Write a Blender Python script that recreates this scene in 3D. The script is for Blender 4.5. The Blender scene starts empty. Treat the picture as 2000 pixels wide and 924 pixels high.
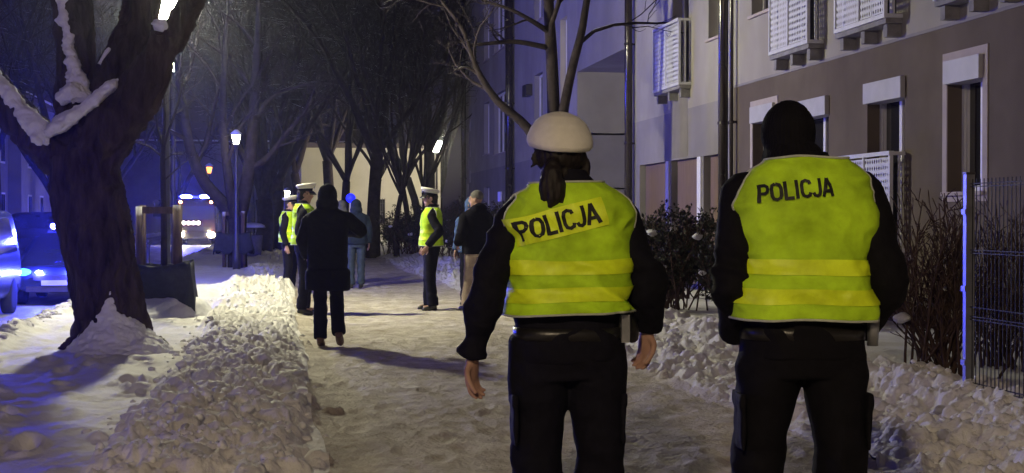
import bpy, bmesh, math, random
import numpy as np
from mathutils import Vector, Matrix

rng = np.random.default_rng(7)
random.seed(7)
SC = bpy.context.scene
COL = SC.collection

# ------------------------------------------------------------------ camera, world, exposure
PSI = math.radians(9.202)          # the pavement runs along +Y, the camera looks a little to its right
cam_d = bpy.data.cameras.new('camera')
cam = bpy.data.objects.new('camera', cam_d)
COL.objects.link(cam)
cam.location = (0, 0, 1.40)
cam.rotation_euler = (math.radians(90 - 0.763), 0, -PSI)
cam_d.lens = 50
cam_d.sensor_width = 36
cam_d.clip_end = 2000
cam_d.clip_start = 0.1
SC.camera = cam

W = bpy.data.worlds.new('World')
SC.world = W
W.use_nodes = True
wn = W.node_tree.nodes
wn['Background'].inputs[0].default_value = (0.52, 0.34, 1.0, 1)   # city glow under night cloud
wn['Background'].inputs[1].default_value = 0.017
SC.view_settings.view_transform = 'Standard'
SC.view_settings.look = 'None'
SC.view_settings.exposure = 0.0
SC.view_settings.gamma = 1.0
SC.render.engine = 'CYCLES'
SC.cycles.use_denoising = True
SC.cycles.max_bounces = 6
SC.cycles.diffuse_bounces = 3
SC.cycles.glossy_bounces = 3
SC.cycles.volume_bounces = 0
SC.cycles.sample_clamp_indirect = 4

LAMP_W = (1.0, 0.95, 0.64)         # street lantern light
LAMP_WARM = (1.0, 0.78, 0.50)
BLUE = (0.035, 0.045, 1.0)
E_LAMP, E_NEAR, E_BLUE = 1600.0, 900.0, 3800.0

# ------------------------------------------------------------------ noise
def _h(ix, iy, iz):
    n = (ix.astype(np.int64) * 374761393 + iy.astype(np.int64) * 668265263 + iz.astype(np.int64) * 2147483647) & 0xFFFFFFFF
    n = ((n ^ (n >> 13)) * 1274126177) & 0xFFFFFFFF
    n = n ^ (n >> 16)
    return (n & 0xFFFFFF) / float(0xFFFFFF)

def noise3(x, y, z):
    x, y, z = np.broadcast_arrays(np.asarray(x, float), np.asarray(y, float), np.asarray(z, float))
    ix, iy, iz = np.floor(x), np.floor(y), np.floor(z)
    fx, fy, fz = x - ix, y - iy, z - iz
    fx, fy, fz = [t * t * (3 - 2 * t) for t in (fx, fy, fz)]
    r = 0
    for dx in (0, 1):
        for dy in (0, 1):
            for dz in (0, 1):
                w = (fx if dx else 1 - fx) * (fy if dy else 1 - fy) * (fz if dz else 1 - fz)
                r = r + w * _h(ix + dx, iy + dy, iz + dz)
    return r * 2 - 1

def fbm(x, y, z=0.0, o=4, g=0.5):
    a, s, t = 1.0, 0.0, 0.0
    for k in range(o):
        t = t + a * noise3(x * 2**k + 17 * k, y * 2**k + 31 * k, np.asarray(z) * 2**k + 7 * k)
        s += a
        a *= g
    return t / s

def sm(a, b, x):
    t = np.clip((x - a) / (b - a), 0, 1)
    return t * t * (3 - 2 * t)

# ------------------------------------------------------------------ materials
def nodes_of(name):
    m = bpy.data.materials.new(name)
    m.use_nodes = True
    nt = m.node_tree
    return m, nt, nt.nodes['Principled BSDF']

def mat(name, col, rough=0.7, var=0.25, scale=8.0, bump=0.0, bscale=None, metal=0.0, col2=None, spec=0.3, stretch=(1, 1, 1), snow=0.0, det=6.0, big=None):
    m, nt, b = nodes_of(name)
    L = nt.links.new
    tc = nt.nodes.new('ShaderNodeTexCoord')
    mp = nt.nodes.new('ShaderNodeMapping')
    mp.inputs['Scale'].default_value = stretch
    L(tc.outputs['Object'], mp.inputs['Vector'])
    nz = nt.nodes.new('ShaderNodeTexNoise')
    nz.inputs['Scale'].default_value = scale
    nz.inputs['Detail'].default_value = det
    nz.inputs['Roughness'].default_value = 0.6
    L(mp.outputs[0], nz.inputs['Vector'])
    cr = nt.nodes.new('ShaderNodeValToRGB')
    c2 = col2 if col2 else tuple(c * (1 - var) for c in col)
    c1 = col if col2 else tuple(min(1, c * (1 + var * .5)) for c in col)
    cr.color_ramp.elements[0].position = 0.32
    cr.color_ramp.elements[1].position = 0.68
    cr.color_ramp.elements[0].color = (*c2, 1)
    cr.color_ramp.elements[1].color = (*c1, 1)
    L(nz.outputs['Fac'], cr.inputs['Fac'])
    out = cr.outputs['Color']
    b.inputs['Roughness'].default_value = rough
    b.inputs['Metallic'].default_value = metal
    b.inputs['Specular IOR Level'].default_value = spec
    if big:                              # broad patches: wear, damp, trodden ground
        nb = nt.nodes.new('ShaderNodeTexNoise'); nb.inputs['Scale'].default_value = big[0]; nb.inputs['Detail'].default_value = 7
        mb_ = nt.nodes.new('ShaderNodeMapping'); mb_.inputs['Scale'].default_value = big[3] if len(big) > 3 else (1, 1, 1); L(tc.outputs['Object'], mb_.inputs['Vector']); L(mb_.outputs[0], nb.inputs['Vector'])
        rb = nt.nodes.new('ShaderNodeMapRange'); rb.inputs['From Min'].default_value = .45; rb.inputs['From Max'].default_value = .68; rb.inputs['To Max'].default_value = big[2]; L(nb.outputs['Fac'], rb.inputs['Value'])
        xb = nt.nodes.new('ShaderNodeMix'); xb.data_type = 'RGBA'; L(rb.outputs[0], xb.inputs['Factor']); L(out, xb.inputs['A']); xb.inputs['B'].default_value = (*big[1], 1); out = xb.outputs['Result']
    if snow > 0:                         # snow lying on what faces up
        ge = nt.nodes.new('ShaderNodeNewGeometry')
        sx = nt.nodes.new('ShaderNodeSeparateXYZ')
        L(ge.outputs['Normal'], sx.inputs[0])
        n2 = nt.nodes.new('ShaderNodeTexNoise')
        n2.inputs['Scale'].default_value = 1.3
        n2.inputs['Detail'].default_value = 4
        L(tc.outputs['Object'], n2.inputs['Vector'])
        ad = nt.nodes.new('ShaderNodeMath'); ad.operation = 'MULTIPLY_ADD'
        L(n2.outputs['Fac'], ad.inputs[0]); ad.inputs[1].default_value = 1.0
        L(sx.outputs['Z'], ad.inputs[2])
        gt = nt.nodes.new('ShaderNodeMapRange')
        gt.inputs['From Min'].default_value = 1.5 - snow
        gt.inputs['From Max'].default_value = 1.6 - snow
        L(ad.outputs[0], gt.inputs['Value'])
        mx = nt.nodes.new('ShaderNodeMix'); mx.data_type = 'RGBA'
        L(gt.outputs[0], mx.inputs['Factor'])
        L(out, mx.inputs['A'])
        mx.inputs['B'].default_value = (.8, .8, .82, 1)
        out = mx.outputs['Result']
    L(out, b.inputs['Base Color'])
    if bump:
        bn = nt.nodes.new('ShaderNodeTexNoise')
        bn.inputs['Scale'].default_value = bscale or scale * 3
        bn.inputs['Detail'].default_value = 5
        L(mp.outputs[0], bn.inputs['Vector'])
        bp = nt.nodes.new('ShaderNodeBump')
        bp.inputs['Strength'].default_value = 1.0
        bp.inputs['Distance'].default_value = bump
        L(bn.outputs['Fac'], bp.inputs['Height'])
        L(bp.outputs[0], b.inputs['Normal'])
    return m

def glow(name, col, strength):
    m, nt, b = nodes_of(name)
    b.inputs['Base Color'].default_value = (*[min(1, c) for c in col], 1)
    b.inputs['Emission Color'].default_value = (*col, 1)
    b.inputs['Emission Strength'].default_value = strength
    return m

M = {}
M['snow'] = mat('snow', (.80, .80, .82), .75, scale=3.0, col2=(.70, .68, .67), bump=.012, bscale=22, spec=.2)
M['snow_clean'] = mat('snow_clean', (.84, .84, .86), .7, var=.06, scale=6, bump=.008, bscale=30, spec=.2)
M['snow_bank'] = mat('snow_bank', (.81, .80, .79), .8, scale=1.6, col2=(.68, .65, .62), bump=.014, bscale=28, spec=.2, det=8)
M['snow_path'] = mat('snow_path', (.74, .69, .61), .8, scale=4.5, col2=(.43, .37, .30), bump=.022, bscale=34, spec=.2, det=12, big=(.9, (.27, .22, .18), .55))
M['road'] = mat('road', (.55, .54, .55), .45, scale=.9, col2=(.16, .15, .16), bump=.01, bscale=14, spec=.5, stretch=(2.2, .35, 1))
M['bark'] = mat('bark', (.085, .062, .056), .9, scale=9, col2=(.022, .016, .015), bump=.04, bscale=14, spec=.1, stretch=(1, 1, .25), det=10)
M['bark_far'] = mat('bark_far', (.034, .026, .026), .9, var=.5, scale=6, bump=.01, spec=.1, snow=.07)
M['twig'] = mat('twig', (.075, .048, .040), .9, var=.4, scale=5, spec=.1)
M['plaster_light'] = mat('plaster_light', (.36, .335, .30), .9, var=.16, scale=1.1, bump=.003, bscale=90, spec=.15, det=9, big=(.7, (.25, .22, .19), .6, (1, 1, .35)))
M['plaster_grey'] = mat('plaster_grey', (.27, .25, .255), .9, var=.16, scale=1.0, bump=.003, bscale=90, spec=.15, det=9, big=(.7, (.18, .165, .165), .6, (1, 1, .35)))
M['plaster_brown'] = mat('plaster_brown', (.140, .112, .086), .9, var=.2, scale=1.2, bump=.003, bscale=90, spec=.15, det=9, big=(.7, (.075, .055, .048), .6, (1, 1, .35)))
M['plaster_patch'] = mat('plaster_patch', (.22, .20, .17), .9, var=.15, scale=2, spec=.15)
M['surround'] = mat('surround', (.42, .36, .33), .85, var=.12, scale=4, spec=.2)
M['wood_brown'] = mat('wood_brown', (.17, .115, .092), .8, var=.15, scale=6, stretch=(3, 3, .5), bump=.002, spec=.3)
M['white_metal'] = mat('white_metal', (.60, .60, .62), .45, var=.12, scale=7, spec=.4)
M['pvc'] = mat('pvc', (.72, .71, .70), .4, var=.06, scale=5, spec=.4)
M['roller'] = mat('roller', (.42, .41, .41), .5, var=.1, scale=5, spec=.3)
M['dark_metal'] = mat('dark_metal', (.045, .04, .042), .4, var=.3, scale=6, spec=.5)
M['pipe'] = mat('pipe', (.030, .022, .022), .22, var=.3, scale=4, spec=.7)
M['galv'] = mat('galv', (.30, .31, .33), .35, var=.2, scale=14, metal=.7, spec=.5)
M['wire'] = mat('wire', (.022, .024, .026), .6, var=.2, scale=6, spec=.2)
M['glass'] = mat('glass', (.018, .018, .022), .06, var=.2, scale=2, spec=.6)
M['glass_glow_tint'] = mat('glass_glow_tint', (.035, .035, .06), .3, var=.2, scale=2, spec=.5)  # blue glow of the light bar worked into paler, bluish, rougher glass
M['roof_sheet'] = mat('roof_sheet', (.10, .08, .08), .7, var=.2, scale=3)
M['stake'] = mat('stake', (.095, .06, .045), .85, var=.4, scale=8, stretch=(2, 2, .4), bump=.004, snow=.35)
M['geotextile'] = mat('geotextile', (.028, .030, .034), .8, var=.35, scale=10, bump=.004, spec=.2)
M['leaf'] = mat('leaf', (.030, .032, .022), .7, var=.5, scale=9, spec=.2)
M['leaf_dry'] = mat('leaf_dry', (.12, .065, .035), .8, var=.5, scale=5, spec=.1)
M['cloth_navy'] = mat('cloth_navy', (.0050, .0046, .0095), .85, var=.35, scale=30, bump=.0012, bscale=240, spec=.15)
M['cloth_black'] = mat('cloth_black', (.0042, .0038, .0062), .85, var=.35, scale=26, bump=.0012, bscale=240, spec=.15)
M['cloth_coat'] = mat('cloth_coat', (.0048, .0042, .0085), .9, var=.3, scale=20, bump=.002, bscale=120, spec=.1)
M['cloth_blue'] = mat('cloth_blue', (.012, .020, .042), .85, var=.3, scale=18, bump=.002, bscale=120, spec=.2)
M['cloth_pale_blue'] = mat('cloth_pale_blue', (.05, .085, .16), .8, var=.25, scale=14, bump=.002, bscale=90, spec=.2)
M['cloth_grey'] = mat('cloth_grey', (.10, .10, .11), .85, var=.25, scale=18, bump=.002, bscale=120, spec=.15)
M['denim'] = mat('denim', (.045, .062, .10), .85, var=.3, scale=16, bump=.0015, bscale=200, spec=.15)
M['beige'] = mat('beige', (.30, .235, .185), .85, var=.2, scale=12, bump=.0015, bscale=160, spec=.15)
M['hivis'] = mat('hivis', (.44, .69, .02), .75, var=.30, scale=9, bump=.0010, bscale=260, spec=.2)
M['hivis_patch'] = mat('hivis_patch', (.50, .78, .02), .65, var=.12, scale=9, bump=.0010, bscale=260, spec=.2)
M['hivis_band'] = mat('hivis_band', (.68, .85, .016), .5, var=.22, scale=10, bump=.0006, bscale=300, spec=.4)
M['binding'] = mat('binding', (.42, .44, .38), .6, var=.15, scale=40, spec=.3)
M['letter'] = mat('letter', (.014, .014, .012), .6, var=.3, scale=30)
M['skin'] = mat('skin', (.37, .215, .165), .6, var=.15, scale=18, bump=.0008, bscale=120, spec=.35)
M['hair'] = mat('hair', (.012, .008, .007), .6, var=.5, scale=60, stretch=(1, 1, .12), bump=.003, bscale=120, spec=.25)
M['hair_grey'] = mat('hair_grey', (.13, .12, .115), .8, var=.3, scale=50, spec=.2)
M['cap_white'] = mat('cap_white', (.62, .60, .56), .85, var=.08, scale=30, bump=.0012, bscale=260, spec=.15)
M['leather'] = mat('leather', (.010, .009, .009), .35, var=.3, scale=20, bump=.001, spec=.5)
M['shoe_brown'] = mat('shoe_brown', (.10, .05, .035), .5, var=.3, scale=12, spec=.4)
M['paint_dark'] = mat('paint_dark', (.035, .036, .05), .22, var=.12, scale=3, spec=.6)
M['paint_silver'] = mat('paint_silver', (.20, .20, .23), .28, var=.1, scale=3, spec=.6, metal=.3)
M['paint_navy'] = mat('paint_navy', (.035, .042, .10), .25, var=.1, scale=3, spec=.6)
M['paint_red'] = mat('paint_red', (.030, .006, .009), .3, var=.15, scale=3, spec=.6)
M['paint_white'] = mat('paint_white', (.62, .62, .64), .3, var=.1, scale=3, spec=.5)
M['tyre'] = mat('tyre', (.018, .018, .018), .8, var=.3, scale=12, bump=.004)
M['sign_blue'] = mat('sign_blue', (.03, .22, .62), .35, var=.06, scale=4, spec=.4)
M['concrete'] = mat('concrete', (.25, .24, .235), .9, var=.25, scale=7, bump=.006, spec=.15)
M['house_far'] = mat('house_far', (.52, .49, .42), .9, var=.12, scale=.8, spec=.1, det=8)
M['house_dim'] = mat('house_dim', (.24, .23, .25), .9, var=.25, scale=.6, spec=.1, det=8)
M['lamp'] = glow('lamp', LAMP_W, E_LAMP)
M['lamp_near'] = glow('lamp_near', LAMP_WARM, E_NEAR)
M['lamp_mid'] = glow('lamp_mid', LAMP_W, 90)
M['lamp_house'] = glow('lamp_house', (1.0, .90, .62), 800)
M['lamp_sodium'] = glow('lamp_sodium', (1.0, .36, .08), 3.2)
M['blue'] = glow('blue', BLUE, E_BLUE)
M['blue_truck'] = glow('blue_truck', BLUE, 1300)
M['blue_side'] = glow('blue_side', BLUE, 520)
M['blue_ball'] = glow('blue_ball', (.012, .02, 1.0), 1.3)
M['cyan'] = glow('cyan', (.008, .040, 1.0), 45)
M['cyan_small'] = glow('cyan_small', (.02, .30, 1.0), 14)
M['beam'] = glow('beam', (1.0, .88, .55), 450)
M['beam_small'] = glow('beam_small', (1.0, .95, .85), 40)
M['amber'] = glow('amber', (1.0, .42, .15), 40)
M['window_lit'] = glow('window_lit', (1.0, .88, .45), .55)

# ------------------------------------------------------------------ mesh builder
class MB:
    def __init__(self):
        self.v = []; self.f = []; self.n = 0
    def add(self, verts, faces):
        verts = np.asarray(verts, float)
        o = self.n
        self.v.append(verts)
        self.f.extend([tuple(i + o for i in f) for f in faces])
        self.n += len(verts)
        return self
    def box(self, lo, hi):
        (a, b, c), (d, e, f) = lo, hi
        v = [(a, b, c), (d, b, c), (d, e, c), (a, e, c), (a, b, f), (d, b, f), (d, e, f), (a, e, f)]
        return self.add(v, [(3, 2, 1, 0), (4, 5, 6, 7), (0, 1, 5, 4), (1, 2, 6, 5), (2, 3, 7, 6), (3, 0, 4, 7)])
    def bar(self, p, q, w, h=None, up=(0, 0, 1)):
        h = h or w
        p, q = Vector(p), Vector(q)
        d = (q - p).normalized(); u = Vector(up)
        if abs(d.dot(u)) > .98: u = Vector((1, 0, 0))
        s = d.cross(u).normalized(); t = s.cross(d)
        v = [c + s * (a * w / 2) + t * (b * h / 2) for c in (p, q) for a, b in ((-1, -1), (1, -1), (1, 1), (-1, 1))]
        return self.add([tuple(x) for x in v], [(0, 1, 2, 3), (7, 6, 5, 4), (4, 5, 1, 0), (5, 6, 2, 1), (6, 7, 3, 2), (7, 4, 0, 3)])
    def loft(self, rings, cap=True, closed=True):
        n = len(rings[0]); k = len(rings)
        v = np.concatenate([np.asarray(r, float) for r in rings])
        f = []
        for i in range(k - 1):
            for j in range(n if closed else n - 1):
                j2 = (j + 1) % n
                f.append((i * n + j, i * n + j2, (i + 1) * n + j2, (i + 1) * n + j))
        if cap and closed:
            f.append(tuple(range(n))[::-1]); f.append(tuple((k - 1) * n + j for j in range(n)))
        return self.add(v, f)
    def tube(self, pts, radii, n=8, cap=True, sub=0, flat=(1, 1)):
        pts = np.asarray(pts, float); radii = np.asarray(radii, float) * np.ones(len(pts))
        if sub:
            pts, radii = smooth_path(pts, radii, sub)
        t = np.gradient(pts, axis=0); t /= np.linalg.norm(t, axis=1)[:, None] + 1e-9
        ref = np.array((0, 0, 1.)) if abs(t[0][2]) < .9 else np.array((0, 1., 0))
        u = np.cross(ref, t[0]); u /= np.linalg.norm(u)
        a = np.linspace(0, 2 * np.pi, n, endpoint=False)
        rings = []
        for i in range(len(pts)):
            u = u - t[i] * np.dot(u, t[i]); u /= np.linalg.norm(u) + 1e-9
            w = np.cross(t[i], u)
            rings.append(pts[i] + radii[i] * (flat[0] * np.cos(a)[:, None] * u + flat[1] * np.sin(a)[:, None] * w))
        return self.loft(rings, cap)
    def lathe(self, prof, n=20, c=(0, 0, 0), ax=2):
        a = np.linspace(0, 2 * np.pi, n, endpoint=False)
        rings = []
        for r, z in prof:
            p = np.stack([r * np.cos(a), r * np.sin(a), np.full(n, z)], 1)
            if ax == 1: p = p[:, [0, 2, 1]] * (1, 1, -1)
            if ax == 0: p = p[:, [2, 0, 1]]
            rings.append(p + np.asarray(c))
        return self.loft(rings)
    def ball(self, c, r, n=14, m=10, rot=None):
        r = np.asarray(r, float) * np.ones(3)
        rings = []
        a = np.linspace(0, 2 * np.pi, n, endpoint=False)
        for k in range(m + 1):
            p = math.pi * (0.02 + 0.96 * k / m)
            q = np.stack([np.sin(p) * np.cos(a), np.sin(p) * np.sin(a), np.full(n, -math.cos(p))], 1) * r
            if rot is not None: q = q @ np.array(rot).T
            rings.append(q + np.asarray(c, float))
        return self.loft(rings)
    def mesh(self, name):
        me = bpy.data.meshes.new(name)
        v = np.concatenate(self.v) if self.v else np.zeros((0, 3))
        me.from_pydata(v.tolist(), [], self.f)
        me.update()
        return me
    def build(self, name, m=None, parent=None, smooth=False, **k):
        return link(name, self.mesh(name), m, parent, smooth, **k)

def smooth_path(pts, radii, sub):
    P = np.vstack([2 * pts[0] - pts[1], pts, 2 * pts[-1] - pts[-2]])
    out, ro = [], []
    for i in range(1, len(P) - 2):
        for s in range(sub):
            t = s / sub
            a, b, c, d = P[i - 1], P[i], P[i + 1], P[i + 2]
            out.append(.5 * ((2 * b) + (-a + c) * t + (2 * a - 5 * b + 4 * c - d) * t * t + (-a + 3 * b - 3 * c + d) * t**3))
            ro.append(radii[i - 1] * (1 - t) + radii[i] * t)
    out.append(pts[-1]); ro.append(radii[-1])
    return np.array(out), np.array(ro)

def link(name, me, m=None, parent=None, smooth=False, label=None, cat=None, group=None, kind=None, loc=None, rotz=None):
    o = bpy.data.objects.new(name, me)
    COL.objects.link(o)
    if m is not None and me is not None and len(me.materials) == 0:
        me.materials.append(M[m] if isinstance(m, str) else m)
    if smooth and me is not None:
        me.polygons.foreach_set('use_smooth', [True] * len(me.polygons))
    if parent is not None: o.parent = parent
    if loc is not None: o.location = loc
    if rotz is not None: o.rotation_euler = (0, 0, rotz)
    tag(o, label, cat, group, kind)
    return o

def tag(o, label=None, cat=None, group=None, kind=None):
    if label: o['label'] = label
    if cat: o['category'] = cat
    if group: o['group'] = group
    if kind: o['kind'] = kind
    return o

def thing(name, label, cat, loc=(0, 0, 0), rotz=0.0, group=None):
    return link(name, None, loc=loc, rotz=rotz, label=label, cat=cat, group=group)

def copy_tree(o, parent=None):
    c = o.copy(); COL.objects.link(c); c.parent = parent
    for ch in o.children: copy_tree(ch, c)
    return c

def grid_mesh(name, X, Y, Z):
    r, c = X.shape
    v = np.stack([X, Y, Z], -1).reshape(-1, 3)
    i = np.arange(r * c).reshape(r, c)
    q = np.stack([i[:-1, :-1], i[:-1, 1:], i[1:, 1:], i[1:, :-1]], -1).reshape(-1, 4)
    me = bpy.data.meshes.new(name)
    me.vertices.add(len(v)); me.vertices.foreach_set('co', v.ravel())
    me.loops.add(q.size); me.loops.foreach_set('vertex_index', q.ravel().astype(np.int32))
    me.polygons.add(len(q))
    me.polygons.foreach_set('loop_start', np.arange(0, q.size, 4, dtype=np.int32))
    me.polygons.foreach_set('loop_total', np.full(len(q), 4, dtype=np.int32))
    me.polygons.foreach_set('use_smooth', np.ones(len(q), bool))
    me.update(calc_edges=True)
    return me

def fuse(mb, name, voxel, mtl, parent, smooth_it=4, disp=None):
    """join overlapping closed shapes into one continuous surface"""
    me = mb.mesh('tmp'); ob = bpy.data.objects.new('tmp', me); COL.objects.link(ob)
    md = ob.modifiers.new('r', 'REMESH'); md.mode = 'VOXEL'; md.voxel_size = voxel
    if smooth_it:
        s = ob.modifiers.new('s', 'SMOOTH'); s.factor = .5; s.iterations = smooth_it
    dg = bpy.context.evaluated_depsgraph_get()
    out = bpy.data.meshes.new_from_object(ob.evaluated_get(dg))
    bpy.data.objects.remove(ob); bpy.data.meshes.remove(me)
    out.name = name; out.materials.clear()
    if disp:
        n = len(out.vertices)
        co = np.empty(n * 3); out.vertices.foreach_get('co', co); co = co.reshape(-1, 3)
        no = np.empty(n * 3); out.vertex_normals.foreach_get('vector', no); no = no.reshape(-1, 3)
        co = co + no * np.asarray(disp(co, no))[:, None]
        out.vertices.foreach_set('co', co.ravel()); out.update()
    return link(name, out, mtl, parent, True)

# ------------------------------------------------------------------ ground: road, verge, snow banks, pavement, garden
def edge_x(Y, base, amp, s):
    return base + amp * fbm(Y * .35 + s, s * 3.1, 0, 3) + amp * .5 * fbm(Y * 1.6 + s, s, 0, 2)

FOOT = [(rng.uniform(-2.9, -1.0), rng.uniform(8.2, 14.0), rng.uniform(-.5, .5), .065, .025) for _ in range(36)] + [(rng.uniform(.4, 3.2), 7.5 + 9 * rng.random()**1.3, rng.uniform(-.35, .35), .011, .006) for _ in range(90)]
def n2(x, y):
    x = np.asarray(x, float); y = np.asarray(y, float)
    ix, iy = np.floor(x), np.floor(y); fx, fy = x - ix, y - iy
    fx = fx * fx * (3 - 2 * fx); fy = fy * fy * (3 - 2 * fy)
    z = np.zeros_like(ix); h = _h
    return ((h(ix, iy, z) * (1 - fx) + h(ix + 1, iy, z) * fx) * (1 - fy) + (h(ix, iy + 1, z) * (1 - fx) + h(ix + 1, iy + 1, z) * fx) * fy) * 2 - 1
def f2(x, y, o=3):
    t = 0; a = 1.0; s = 0
    for k in range(o):
        t = t + a * n2(x * 2**k + 17.3 * k, y * 2**k + 31.7 * k); s += a; a *= .5
    return t / s
def lumpy(X, Y, s):
    wx = X + .25 * s * n2(X / s * 1.7, Y / s * 1.7 + 5); wy = Y + .25 * s * n2(X / s * 1.7 + 40, Y / s * 1.7)
    a = n2(wx / s, wy / s); b = 1 - 1.6 * np.abs(n2(wx / s * 2.3 + 9, wy / s * 2.3)); c = f2(wx / s * 4.3, wy / s * 4.3, 3)
    return .45 + a * .42 + b * .26 + c * .30
def height(X, Y):
    X = np.asarray(X, float); Y = np.asarray(Y, float); sh = X.shape
    X = X.ravel(); Y = Y.ravel()
    z = np.zeros_like(X)
    cross = sm(26.2, 27.6, Y) * (1 - sm(34.5, 36.5, Y))                 # the way to the road, trodden flat
    k = X < -.35
    if k.any():                                                          # verge and the snow scraped up beside the road
        x, y, c = X[k], Y[k], cross[k]
        v = sm(-3.35, -2.9, x) * (1 - sm(-.9, -.4, x))
        q_ = v * (.05 + .05 * f2(x * .9, y * .55 + 3, 3) + .045 * f2(x * 2.6 + 8, y * 1.9, 4) + .022 * np.clip(f2(x * 7 + 3, y * 5, 3), 0, 1)) * (1 - .7 * c)
        rb = np.exp(-((x + 3.12 + .1 * n2(y * .6, y * 0 + 2)) / .28)**2) * (1 - .8 * c)
        q_ += rb * (.05 + .15 * lumpy(x, y, .26) * (.6 + .4 * n2(y * .8, y * 0 + 4)))
        q_ -= .36 * (1 - sm(-3.75, -3.15, x))
        z[k] += q_
    for fx, fy, fa, f0, f1 in FOOT:
        i = np.nonzero((np.abs(X - fx) < .5) & (np.abs(Y - fy) < .5))[0]
        if len(i):
            dx = (X[i] - fx) * math.cos(fa) + (Y[i] - fy) * math.sin(fa); dy = -(X[i] - fx) * math.sin(fa) + (Y[i] - fy) * math.cos(fa)
            q = (dx / .065)**2 + (dy / .16)**2
            z[i] -= f0 * np.exp(-q**2) - f1 * np.exp(-((q - 2.2) / .9)**2)
    k = (X > -1.25) & (X < .55)
    if k.any():                                                          # left bank
        x, y, c = X[k], Y[k], cross[k]
        cx = -.36 + .12 * f2(y * .5, y * 0 + 1.5, 2); hw = .60 + .09 * f2(y * .7, y * 0 + 5.5, 2)
        lb = np.clip(1 - ((x - cx) / hw)**2, 0, 1)**.75 * (1 - c) * (.55 + .45 * (1 - sm(36, 44, y)))
        z[k] += lb * (.10 + .05 * f2(y * .8, x * 1.5 + 9.5, 2)) + np.clip(lb * 2.2, 0, 1) * .14 * (lumpy(x, y, .19) - .45)
    k = (X > -2.5) & (X < .8) & (Y > 22) & (Y < 28)
    if k.any():                                                          # ridge that turns across the verge at the end of the bank
        x, y = X[k], Y[k]
        tr = np.exp(-((y - 24.9 - .25 * x) / .75)**2) * sm(-2.4, -1.3, x) * (1 - sm(.1, .75, x))
        z[k] += tr * (.20 + .10 * (lumpy(x, y, .35) - .4))
    k = (X > .1) & (X < 3.45)
    if k.any():                                                          # pavement
        x, y = X[k], Y[k]
        pv = sm(.15, .4, x) * (1 - sm(3.1, 3.4, x))
        z[k] += pv * (.014 * f2(x * 2.0, y * 1.3 + 6, 2) + .020 * f2(x * 7, y * 5 + 3, 4)) - .02 * np.exp(-((x - .42) / .16)**2)
    k = X > 3.0
    if k.any():                                                          # right bank and garden
        x, y = X[k], Y[k]
        cr = 3.95 + .12 * f2(y * .5, y * 0 + 11.5, 2)
        gap = sm(24, 25.5, y) * (1 - sm(29.5, 31, y))
        rbk = np.clip(1 - ((x - cr) / .74)**2, 0, 1)**.8 * (1 - .75 * gap)
        q_ = rbk * (.10 + .06 * f2(y * .7, x * 1.3 + 15.5, 2)) + np.clip(rbk * 2.2, 0, 1) * .14 * (lumpy(x + 40, y, .21) - .45)
        q_ += .24 * sm(3.75, 4.6, x) + sm(4.2, 4.8, x) * (.05 * f2(x * 1.2, y * 1.1 + 5, 3))
        fr = np.exp(-((y - 29.5) / 1.2)**2) * sm(3.1, 3.6, x) * (1 - sm(4.6, 5.2, x))
        z[k] += q_ + fr * (.12 + .14 * (lumpy(x, y, .4) - .4))
    return z.reshape(sh)
LUMPS = []
for xa_, xb_, n_ in ((-1.15, .42, 950), (3.2, 4.75, 800), (-3.4, -2.85, 200)):
    for _ in range(n_):
        LUMPS.append((rng.triangular(xa_, (xa_ + xb_) / 2, xb_), 7.2 * (25 / 7.2)**(rng.random()**1.1) if xa_ > -3 else rng.uniform(14, 27), (.016 + .058 * rng.random()**3.2)))
def add_lumps(X, Y, Z):
    sh = X.shape; x, y, z = X.ravel(), Y.ravel(), Z.ravel().copy()
    od = np.argsort(y, kind='stable'); ys_ = y[od]
    base = z.copy()
    for lx, ly, r in LUMPS:
        a, b = np.searchsorted(ys_, (ly - r * 1.5, ly + r * 1.5))
        if a == b: continue
        i = od[a:b]; i = i[np.abs(x[i] - lx) < r * 1.5]
        if not len(i): continue
        q = ((x[i] - lx) / (r * 1.15))**2 + ((y[i] - ly) / r)**2
        q = q * (1 + .5 * n2(x[i] / r * 1.3 + lx * 50, y[i] / r * 1.3))
        z[i] = np.maximum(z[i], base[i] * .5 + base[i].mean() * .5 - r * .05 + r * .85 * np.sqrt(np.clip(1 - q, 0, 1)) + .25 * r * f2(x[i] / r * 2.5 + ly * 30, y[i] / r * 2.5, 2) - 1e3 * (q > 1))
    k = ((x > -1.2) & (x < .5)) | ((x > 3.15) & (x < 4.8))
    z[k] += .010 * f2(x[k] * 34, y[k] * 30, 3)
    return z.reshape(sh)
def hz(x, y): return float(height(np.array([x]), np.array([y]))[0])

ys = [6.6]
while ys[-1] < 260:
    y = ys[-1]
    ys.append(y + (max(.02, y * .0027) if y < 40 else y * .012))
ys = np.array([-14., -8, -3, 0, 2, 3.5, 4.5, 5.2, 5.8, 6.2] + ys)
b0 = np.full_like(ys, -4.0)
b1 = edge_x(ys, -.98, .10, 1.0)
b2 = edge_x(ys, .22, .07, 2.0)
b3 = edge_x(ys, 3.30, .09, 3.0)
b4 = edge_x(ys, 4.72, .08, 4.0)
b5 = np.full_like(ys, 12.5)
def strip(name, xa, xb, n, m, **k):
    t = np.linspace(0, 1, n)[None, :] if isinstance(n, int) else np.asarray(n)[None, :]
    X = xa[:, None] * (1 - t) + xb[:, None] * t
    Y = np.repeat(ys[:, None], X.shape[1], 1)
    return link(name, grid_mesh(name, X, Y, add_lumps(X, Y, height(X, Y))), m, kind='structure', **k)
verge = strip('verge', b0, b1, 110, 'snow')
bank_l = strip('left_snow_bank', b1, b2, 92, 'snow_bank')
strip('pavement', b2, b3, 160, 'snow_path')
bank_r = strip('right_snow_bank', b3, b4, 92, 'snow_bank')
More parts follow.
